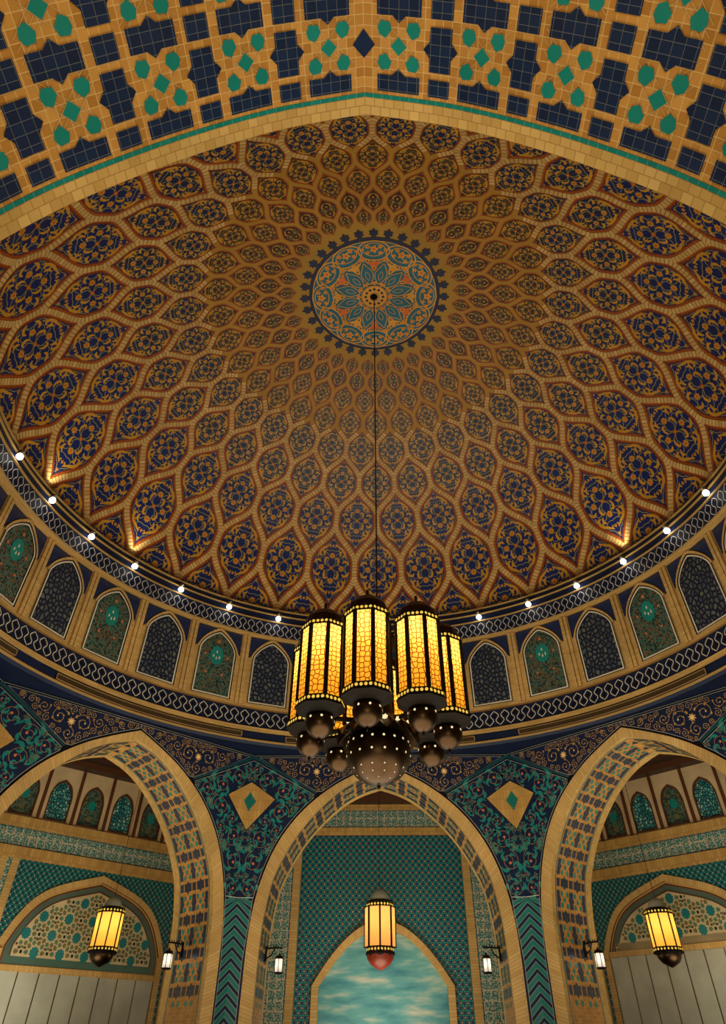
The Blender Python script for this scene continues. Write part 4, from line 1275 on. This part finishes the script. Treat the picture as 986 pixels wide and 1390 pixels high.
    # clerestory: cream wall with stained windows
    mb = MB()
    WW, Z0, Z1, ZA = .0385, .628, .708, .757
    cs = [.1095 + .1275 * i for i in range(-6, 5)]
    out = ogive(WW + .0055, Z1, ZA + .008, 10)
    rect(mb, mp, -HO, HO, .622, .629, .0, 'cream_wall')
    prevu = -HO
    for c in cs:
        rect(mb, mp, prevu, c - WW - .0055, .622, ZC, 0, 'cream_wall')
        for sg in (1, -1):
            for i in range(len(out) - 1):
                a, b = out[i], out[i + 1]
                mb.face([mp(c + sg * a[0], a[1], 0), mp(c + sg * a[0], ZC, 0), mp(c + sg * b[0], ZC, 0), mp(c + sg * b[0], b[1], 0)], 'cream_wall')
            # reveal
            for i in range(len(out) - 1):
                a, b = out[i], out[i + 1]
                mb.face([mp(c + sg * a[0], a[1], 0), mp(c + sg * b[0], b[1], 0), mp(c + sg * b[0], b[1], -.012), mp(c + sg * a[0], a[1], -.012)], 'brown_wood')
            mb.face([mp(c + sg * (WW + .0055), .628, 0), mp(c + sg * (WW + .0055), Z1, 0), mp(c + sg * (WW + .0055), Z1, -.012), mp(c + sg * (WW + .0055), .628, -.012)], 'brown_wood')
        prevu = c + WW + .0055
    rect(mb, mp, prevu, HO, .622, ZC, 0, 'cream_wall')
    mb.build('clerestory', wl)
    mb = MB()
    for c in [cs[0] - .0637] + [c + .06375 for c in cs]:
        mb.box(c - .0055, c + .0055, 0, .006, .620, ZC, 'brown_wood', tf=lambda u, h, z: mp(u, z, h))
    mb.build('timber_post', wl)['kind'] = 'stuff'
    wn = wn0
    for i, c in enumerate(cs):
        vis = -.08 < c < .66
        if not vis: 
            pass
        lc = Vector(mp(c, .69, 0))
        wo = bpy.data.objects.new('window_%d' % wn, None); COL.objects.link(wo); wo.location = lc; wo['kind'] = 'structure'; wn += 1
        mb = MB(); K = ogive(WW, Z1, ZA, 10)
        leafy = (i % 2 == 0)
        pts = [(K[-1][0], Z0 + .004)] + list(reversed(K)) + [(-x, z) for x, z in K[1:]] + [(-K[-1][0], Z0 + .004)]
        mb.face([mp(c + p[0], p[1], -.006) for p in pts], 'screen_leaf' if leafy else 'screen_flora', [(c + p[0], p[1]) for p in pts])
        if not leafy:
            mb.poly([(c + .014 * math.cos(t), .698 + .018 * math.sin(t)) for t in [2 * PI * q / 16 for q in range(16)]], mp, -.0055, 'teal_glaze')
            mb.poly([(c + .010 * math.cos(t), .656 + .010 * math.sin(t)) for t in [2 * PI * q / 8 for q in range(8)]], mp, -.0055, 'star_olive')
        o = mb.build('pane'); o.parent = wo; o.location = -lc
        mb = MB(); Kf = ogive(WW + .0055, Z1, ZA + .008, 10)
        P1 = [(Kf[-1][0], Z0)] + list(reversed(Kf)) + [(-x, z) for x, z in Kf[1:]] + [(-Kf[-1][0], Z0)]
        for q in range(len(P1) - 1):
            mb.face([mp(c + P1[q][0], P1[q][1], .001), mp(c + P1[q + 1][0], P1[q + 1][1], .001), mp(c + pts[q + 1][0], pts[q + 1][1], .001), mp(c + pts[q][0], pts[q][1], .001)], 'brown_wood')
            mb.face([mp(c + pts[q][0], pts[q][1], .001), mp(c + pts[q + 1][0], pts[q + 1][1], .001), mp(c + pts[q + 1][0], pts[q + 1][1], -.006), mp(c + pts[q][0], pts[q][1], -.006)], 'brown_wood')
        rect(mb, mp, c - WW - .0055, c + WW + .0055, Z0 - .001, Z0 + .0045, .001, 'brown_wood')
        o = mb.build('window_frame'); o.parent = wo; o.location = -lc
    return wn
plain('strip_grey', (92, 96, 84), 0.5); plain('strip_teal2', (70, 104, 92), 0.45)
plain('star_ground', (196, 180, 140), 0.45); plain('star_teal', (22, 118, 122), 0.35); plain('star_olive', (110, 108, 66), 0.45)
plain('star_green', (84, 120, 92), 0.45); plain('star_maroon', (88, 40, 34), 0.45)
wn = side_bay(-45, DO, 'wall_left_outer', 1)
wn = side_bay(45, DO, 'wall_right_outer', wn)
for ang, nme in ((-90, 'wall_far_left_outer'), (90, 'wall_far_right_outer')):
    mb = MB(); mp = wallmap(ang, DO); rect(mb, mp, -HO, HO, ZFL, .9, 0, 'buff_brick'); o = mb.build(nme); o['kind'] = 'structure'

# timber ceiling of the side bays
mb = MB(); mbb = MB()
for ang in (-90, -45, 0, 45, 90):
    m0 = wallmap(ang, 0); zc = .845 if ang == 0 else .862
    def m1(u, y, z): 
        p = wallmap(ang, y)(u, z, 0); return p
    HB = BK * math.tan(PI / 8)
    mb.face([m1(-HB, BK, zc), m1(HB, BK, zc), m1(HO, DO + .0, zc), m1(-HO, DO, zc)], 'dark_wood')
    # stepped beams against the wall
    for y0, y1, z0 in ((DO - .05, DO, ZC if ang else .791), (DO - .11, DO - .05, .826), (DO - .32, DO - .28, .832)):
        k0, k1 = y0 * math.tan(PI / 8), y1 * math.tan(PI / 8)
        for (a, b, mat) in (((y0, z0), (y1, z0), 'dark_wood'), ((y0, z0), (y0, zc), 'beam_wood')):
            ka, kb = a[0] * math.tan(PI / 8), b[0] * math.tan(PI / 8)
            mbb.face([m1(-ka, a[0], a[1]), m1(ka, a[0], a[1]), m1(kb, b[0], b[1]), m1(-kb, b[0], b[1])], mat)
bc = mb.build('ceiling_bays'); bc['kind'] = 'structure'
mbb.build('ceiling_beam', bc)['kind'] = 'stuff'

mb = MB(); mb.face([W(-2.2, -2.6, ZFL), W(2.2, -2.6, ZFL), W(2.2, 2.2, ZFL), W(-2.2, 2.2, ZFL)], 'floor_stone', [(0, 0), (1, 0), (1, 1), (0, 1)])
fl = mb.build('floor'); fl['kind'] = 'structure'

# ------------------------------------------------------------------ chandelier
CXc = -.003
cloc = Vector(W(CXc, 0, .345))
ch = thing('chandelier', 'huge chandelier of eight glowing yellow lanterns around a pierced bronze globe under the dome', 'chandelier', cloc)
def child(mb, nm, par, base, smooth=False):
    """par chain location is base (world)"""
    o = mb.build(nm, smooth=smooth); o.parent = par; o.location = (-base[0], -base[1], -base[2]); return o
def octpt(c, r, i, n=8, ph=0): a = 2 * PI * (i + .5) / n + ph; return (c[0] + r * math.cos(a), c[1] + r * math.sin(a))
def strut(mb, p, q, w, mat, c):
    """flat bar between two points, its face turned outward from axis c"""
    p, q = Vector(p), Vector(q); d = (q - p).normalized(); o = Vector((p.x - c[0], p.y - c[1], 0)).normalized(); s = d.cross(o).normalized()
    o = s.cross(d).normalized()
    V = [pt + s * a * w + o * b * w * .6 for pt in (p, q) for a, b in ((-.5, -.5), (.5, -.5), (.5, .5), (-.5, .5))]
    for f in ((0, 1, 2, 3), (4, 5, 6, 7), (0, 1, 5, 4), (1, 2, 6, 5), (2, 3, 7, 6), (3, 0, 4, 7)): mb.face([tuple(V[i]) for i in f], mat)
def lantern(nm, par, base, c, zb, zt, rb, glass, ph, faces=8, bar=.075, dots=9, flange=1.08, globe=None, cap=.13, taper=1.0, bs=1.0):
    """c = (x, y) axis; zb/zt = bottom and top of the glass; metres"""
    fr = MB(); gl = []
    rt_ = rb * taper
    for i in range(faces):
        p0 = octpt(c, rb, i, faces, ph); p1 = octpt(c, rt_, i, faces, ph)
        strut(fr, (*p0, zb - .02), (*p1, zt + .02), bar, 'dark_bronze', c)
    hb = rb * (.24 if dots else .16)
    # bead bands top and bottom
    for (z0, z1, r0) in ((zb - hb, zb, rb * bs), (zt, zt + hb, rt_ * bs)):
        fr.lathe([(r0 * 1.0, z0), (r0 * 1.03, z0), (r0 * 1.03, z0 + hb * .14), (r0 * .99, z0 + hb * .14), (r0 * .99, z1 - hb * .14), (r0 * 1.03, z1 - hb * .14), (r0 * 1.03, z1), (r0 * .96, z1)], faces, 'dark_bronze', c=(c[0], c[1], 0), ph=PI / faces + ph)
        for i in range(faces):
            a, b = octpt(c, r0 * .995, i, faces, ph), octpt(c, r0 * .995, i + 1, faces, ph)
            m_ = (4 if bs == 1.0 else 3) if dots else 0
            for q in range(m_):
                t = (q + .5) / m_; x, y = a[0] + (b[0] - a[0]) * t, a[1] + (b[1] - a[1]) * t
                tx_, ty_ = b[0] - a[0], b[1] - a[1]; l = math.hypot(tx_, ty_); tx_, ty_ = tx_ / l, ty_ / l
                nx, ny = ty_, -tx_; R = hb * .29; zc = (z0 + z1) / 2
                if (x + nx - c[0]) ** 2 + (y + ny - c[1]) ** 2 < (x - c[0]) ** 2 + (y - c[1]) ** 2: nx, ny = -nx, -ny
                fr.face([(x + nx * .012 + tx_ * R * math.cos(w_), y + ny * .012 + ty_ * R * math.cos(w_), zc + R * math.sin(w_)) for w_ in [2 * PI * g / 8 for g in range(8)]], 'bead_glow')
    # bottom flange and top cap
    if bs < 1:
        for zz_ in (zb, zt): fr.lathe([(rb * .5, zz_ - .01), (rb * 1.01, zz_ - .01), (rb * 1.01, zz_ + .01), (rb * .5, zz_ + .01)], faces, 'dark_bronze', c=(c[0], c[1], 0), ph=PI / faces + ph)
    if bs < 1: flange *= bs
    fr.lathe([(rb * .98 * bs, zb - hb), (rb * flange, zb - hb * 1.1), (rb * flange, zb - hb * 1.3), (rb * .85, zb - hb * 1.8), (rb * .60, zb - hb * 2.2), (.001, zb - hb * 2.2)], faces, 'dark_bronze', c=(c[0], c[1], 0), ph=PI / faces + ph)
    fr.lathe([(rt_ * 1.0, zt + hb), (rt_ * .92, zt + hb * 1.1), (rt_ * .86, zt + hb + cap * .45), (rt_ * .6, zt + hb + cap * .85), (rt_ * .25, zt + hb + cap), (.03, zt + hb + cap * 1.15), (.03, zt + hb + cap * 1.6), (0.001, zt + hb + cap * 1.65)], faces * 2, 'bronze', c=(c[0], c[1], 0), ph=ph)
    o = child(fr, nm, par, base)
    for i in range(faces):
        a, b = octpt(c, rb * .97, i, faces, ph), octpt(c, rb * .97, i + 1, faces, ph); a2, b2 = octpt(c, rt_ * .97, i, faces, ph), octpt(c, rt_ * .97, i + 1, faces, ph)
        g = MB(); wd_ = math.hypot(b[0] - a[0], b[1] - a[1]) / S; ht = (zt - zb) / S
        g.face([(*a, zb), (*b, zb), (*b2, zt), (*a2, zt)], glass, [(i * .37, 0), (i * .37 + wd_, 0), (i * .37 + wd_, ht), (i * .37, ht)])
        q = g.build('glass_panel'); q.parent = o
    if globe:
        g = MB(); r, zc = globe
        g.lathe([(r * math.cos(t), zc + r * math.sin(t)) for t in frange(PI / 2.3, -PI / 2 + .001, 14)] + [(.02, zc - r * 1.0), (.015, zc - r * 1.25), (.001, zc - r * 1.3)], 24, 'bronze', c=(c[0], c[1], 0))
        d = g
        for k in range(8):
            for el, rr in ((.12, .024),):
                a = 2 * PI * k / 8 + .2; n_ = Vector((math.cos(a) * math.cos(el), math.sin(a) * math.cos(el), math.sin(el))); pc = Vector((c[0], c[1], zc)) + n_ * (r + .004)
                t1 = n_.orthogonal().normalized(); t2 = n_.cross(t1)
                d.face([tuple(pc + (t1 * math.cos(w_) + t2 * math.sin(w_)) * rr) for w_ in [2 * PI * g_ / 7 for g_ in range(7)]], 'hole_glow')
        q = g.build('globe', smooth=True); q.parent = o
    return o
glow_mat('bead_glow', (255, 206, 84), 0.9)
ZG = W(0, 0, .455)[2]
for i in range(8):
    a = math.radians(180 + 8 + 45 * i); c = (S * (CXc + .133 * math.sin(a)), S * .133 * math.cos(a))
    phl = -a
    lantern('lantern', ch, cloc, c, W(0, 0, .4760)[2], W(0, 0, .615)[2], .450, 'fret_glass', phl, globe=(.27, W(0, 0, .440)[2]), cap=.34)
    lamp('lantern_bulb', 'POINT', (c[0], c[1], W(0, 0, .596)[2]), 20, (255, 226, 160), size=.10)
# central globe, skirt, hub, arms, cable
mb = MB(); cx_, cy_ = cloc[0], cloc[1]; zg = W(0, 0, .414)[2]; R = .61
pr_ = [(R * math.cos(t), zg + R * .92 * math.sin(t)) for t in frange(.55, -PI / 2 + .001, 20)] + [(.03, zg - R * .93), (.03, zg - R * 1.02), (.001, zg - R * 1.04)]
mb.lathe(pr_, 40, 'bronze', c=(cx_, cy_, 0))
for el, nn, rr in ((.22, 18, .024), (-.18, 16, .021), (-.62, 14, .014), (-.85, 12, .012), (-1.08, 8, .010)):
    for k in range(nn):
        a = 2 * PI * (k + (.5 if el in (-.18, -.85) else 0)) / nn; n_ = Vector((math.cos(a) * math.cos(el), math.sin(a) * math.cos(el), math.sin(el) * .92))
        pc = Vector((cx_, cy_, zg)) + n_ * (R + .004); nn_ = n_.normalized(); t1 = nn_.orthogonal().normalized(); t2 = nn_.cross(t1)
        mb.face([tuple(pc + (t1 * math.cos(w_) + t2 * math.sin(w_)) * rr) for w_ in [2 * PI * g_ / 8 for g_ in range(8)]], 'hole_glow')
child(mb, 'pierced_globe', ch, cloc, True)
mb = MB(); zr = W(0, 0, .448)[2]
# scalloped skirt above the globe
for k in range(16):
    a0 = 2 * PI * k / 16; 
    for (f0, f1) in ((0, .5), (.5, 1)):
        aa, ab = a0 + f0 * 2 * PI / 16, a0 + f1 * 2 * PI / 16
        z_a = zr - (.16 if f0 == .5 else .02); z_b = zr - (.16 if f1 == .5 else .02)
        mb.face([(cx_ + .50 * math.cos(aa), cy_ + .50 * math.sin(aa), zr + .22), (cx_ + .50 * math.cos(ab), cy_ + .50 * math.sin(ab), zr + .22), (cx_ + .80 * math.cos(ab), cy_ + .80 * math.sin(ab), z_b), (cx_ + .80 * math.cos(aa), cy_ + .80 * math.sin(aa), z_a)], 'bronze')
for k in range(16):       # lit piercings in the skirt
    a = 2 * PI * (k + .5) / 16; o_ = Vector((math.cos(a), math.sin(a), -.9)).normalized(); pc = Vector((cx_ + .655 * math.cos(a), cy_ + .655 * math.sin(a), zr + .085)) + o_ * .02
    t1 = Vector((-math.sin(a), math.cos(a), 0)); t2 = o_.cross(t1)
    mb.face([tuple(pc + (t1 * math.cos(w_) + t2 * math.sin(w_)) * (.062 if q_ % 2 else .044)) for q_, w_ in enumerate([2 * PI * g_ / 12 for g_ in range(12)])], 'hole_glow')
child(mb, 'skirt', ch, cloc)
mb = MB(); mb.lathe([(.53, zr - .06), (.50, zr + .22), (.30, zr + .30), (.24, zr + .9), (.24, W(0, 0, .62)[2]), (.45, W(0, 0, .628)[2]), (.45, W(0, 0, .636)[2]), (.12, W(0, 0, .65)[2]), (.05, W(0, 0, .665)[2]), (0.001, W(0, 0, .67)[2])], 24, 'dark_bronze', c=(cx_, cy_, 0)); child(mb, 'hub', ch, cloc)
for i in range(8):
    a = math.radians(180 + 8 + 45 * i); sx, sy = math.sin(a), math.cos(a)
    mb = MB(); zz = W(0, 0, .461)[2]
    mb.tube([(cx_ + .28 * sx, cy_ + .28 * sy, zz + .06), (cx_ + .7 * sx, cy_ + .7 * sy, zz - .02), (cx_ + 1.0 * sx, cy_ + 1.0 * sy, zz - .07)], .045, 8, 'dark_bronze')
    child(mb, 'arm', ch, cloc); mb = MB()
    zz = W(0, 0, .630)[2]; mb.tube([(cx_ + .4 * sx, cy_ + .4 * sy, zz), (cx_ + 1.33 * sx, cy_ + 1.33 * sy, zz + .10)], .025, 6, 'dark_bronze')
    child(mb, 'tie_rod', ch, cloc)
mb = MB(); mb.tube([(cx_, cy_, W(0, 0, .66)[2]), (cx_ + .02, cy_, W(0, 0, 1.945)[2])], .018, 6, 'cable'); child(mb, 'cable', ch, cloc)
lamp('chandelier_core', 'POINT', (cx_, cy_, W(0, 0, .52)[2]), 20, (255, 220, 150), size=.15)

# ------------------------------------------------------------------ pendant lanterns in the bays
def pendant(ang, u, y, zb, zt, rb, glass, label, ztop, faces=8, energy=10, ph=0.0, red=False):
    p = Vector(wallmap(ang, y)(u, zb - .02, 0)); t = thing('pendant_lantern', label, 'lantern', p)
    c = (p[0], p[1]); ZB, ZT = W(0, 0, zb)[2], W(0, 0, zt)[2]
    o = lantern('body', t, p, c, ZB, ZT, rb, glass, ph, faces=faces, bar=.06 if red else .04, cap=rb * .20, bs=.86 if red else .999)
    mb = MB(); zc = ZT + rb * .24 + rb * .12
    mb.lathe([(rb * .66, zc), (rb * .64, zc + rb * .18), (rb * .5, zc + rb * .42), (rb * .26, zc + rb * .60), (.02, zc + rb * .68)], 20, 'frost_glass', c=(c[0], c[1], 0)); child(mb, 'dome_cap', t, p, True)
    mb = MB(); mb.lathe([(rb * .84, ZB - rb * .2), (rb * .84, ZB - rb * .55), (rb * .62, ZB - rb * .85), (rb * .3, ZB - rb * 1.02), (.02, ZB - rb * 1.12)], 20, 'lantern_red' if red else 'bronze', c=(c[0], c[1], 0)); child(mb, 'base_cup', t, p, True)
    mb = MB(); mb.tube([(c[0], c[1], zc + rb * .5), (c[0], c[1], W(0, 0, ztop)[2])], .010, 5, 'cable'); child(mb, 'cable', t, p)
    lamp('pendant_bulb', 'POINT', (c[0], c[1], ZB + (ZT - ZB) * .72), energy, (255, 224, 160), size=.05)
plain('lantern_red', (120, 40, 20), 0.4)
pendant(0, -.008, 1.6, .290, .404, .56, 'peach_glass', 'large peach glowing cylinder lantern hanging in the middle arch', .86, faces=8, energy=8, red=True, ph=PI / 8)
pendant(-45, .316, 1.6, .266, .356, .44, 'amber_glass', 'glowing yellow lantern hanging inside the left arch', .88, energy=5)
pendant(45, -.309, 1.6, .263, .349, .44, 'amber_glass', 'glowing yellow lantern hanging inside the right arch', .88, energy=5)

# small wall lanterns on brackets under the arches
def sconce(ang, sg, label):
    # soffit side face at u = .361, mid depth
    mpq = wallmap(ang, 1.17); base = Vector(mpq(sg * .350, .232, 0)); inw = Vector(mpq(sg * .300, .232, 0)) - base; inw.normalize()
    t = thing('wall_lantern', label, 'wall lantern', base)
    mb = MB(); zt = W(0, 0, .238)[2]
    mb.tube([base + Vector((0, 0, -.18)), base + Vector((0, 0, .18))], .035, 6, 'dark_bronze')
    mb.tube([base + Vector((0, 0, .12)), base + inw * .25 + Vector((0, 0, .14)), base + inw * .48 + Vector((0, 0, .14))], .02, 6, 'dark_bronze')
    mb.tube([base + Vector((0, 0, -.12)), base + inw * .16 + Vector((0, 0, -.04)), base + inw * .26 + Vector((0, 0, .12))], .018, 6, 'dark_bronze')
    for q in range(6): mb.tube([base + inw * (.06 + q * .08) + Vector((0, 0, .14)), base + inw * (.06 + q * .08) + Vector((0, 0, .20))], .014, 5, 'dark_bronze')
    child(mb, 'bracket', t, base)
    c = base + inw * .42; zb = c.z - .42; zt = c.z - .12
    lantern('lantern_body', t, base, (c.x, c.y), zb, zt, .13, 'milk_glass', 0.0, faces=6, bar=.018, cap=.07, dots=0)
    lamp('sconce_bulb', 'POINT', (c.x, c.y, zb + .18), .6, (255, 240, 214), size=.03)
sconce(-45, 1, 'small white lantern on a black bracket inside the left arch, right side')
sconce(0, -1, 'small white lantern on a black bracket inside the middle arch, left side')
sconce(0, 1, 'small white lantern on a black bracket inside the middle arch, right side')
sconce(45, -1, 'small white lantern on a black bracket inside the right arch, left side')
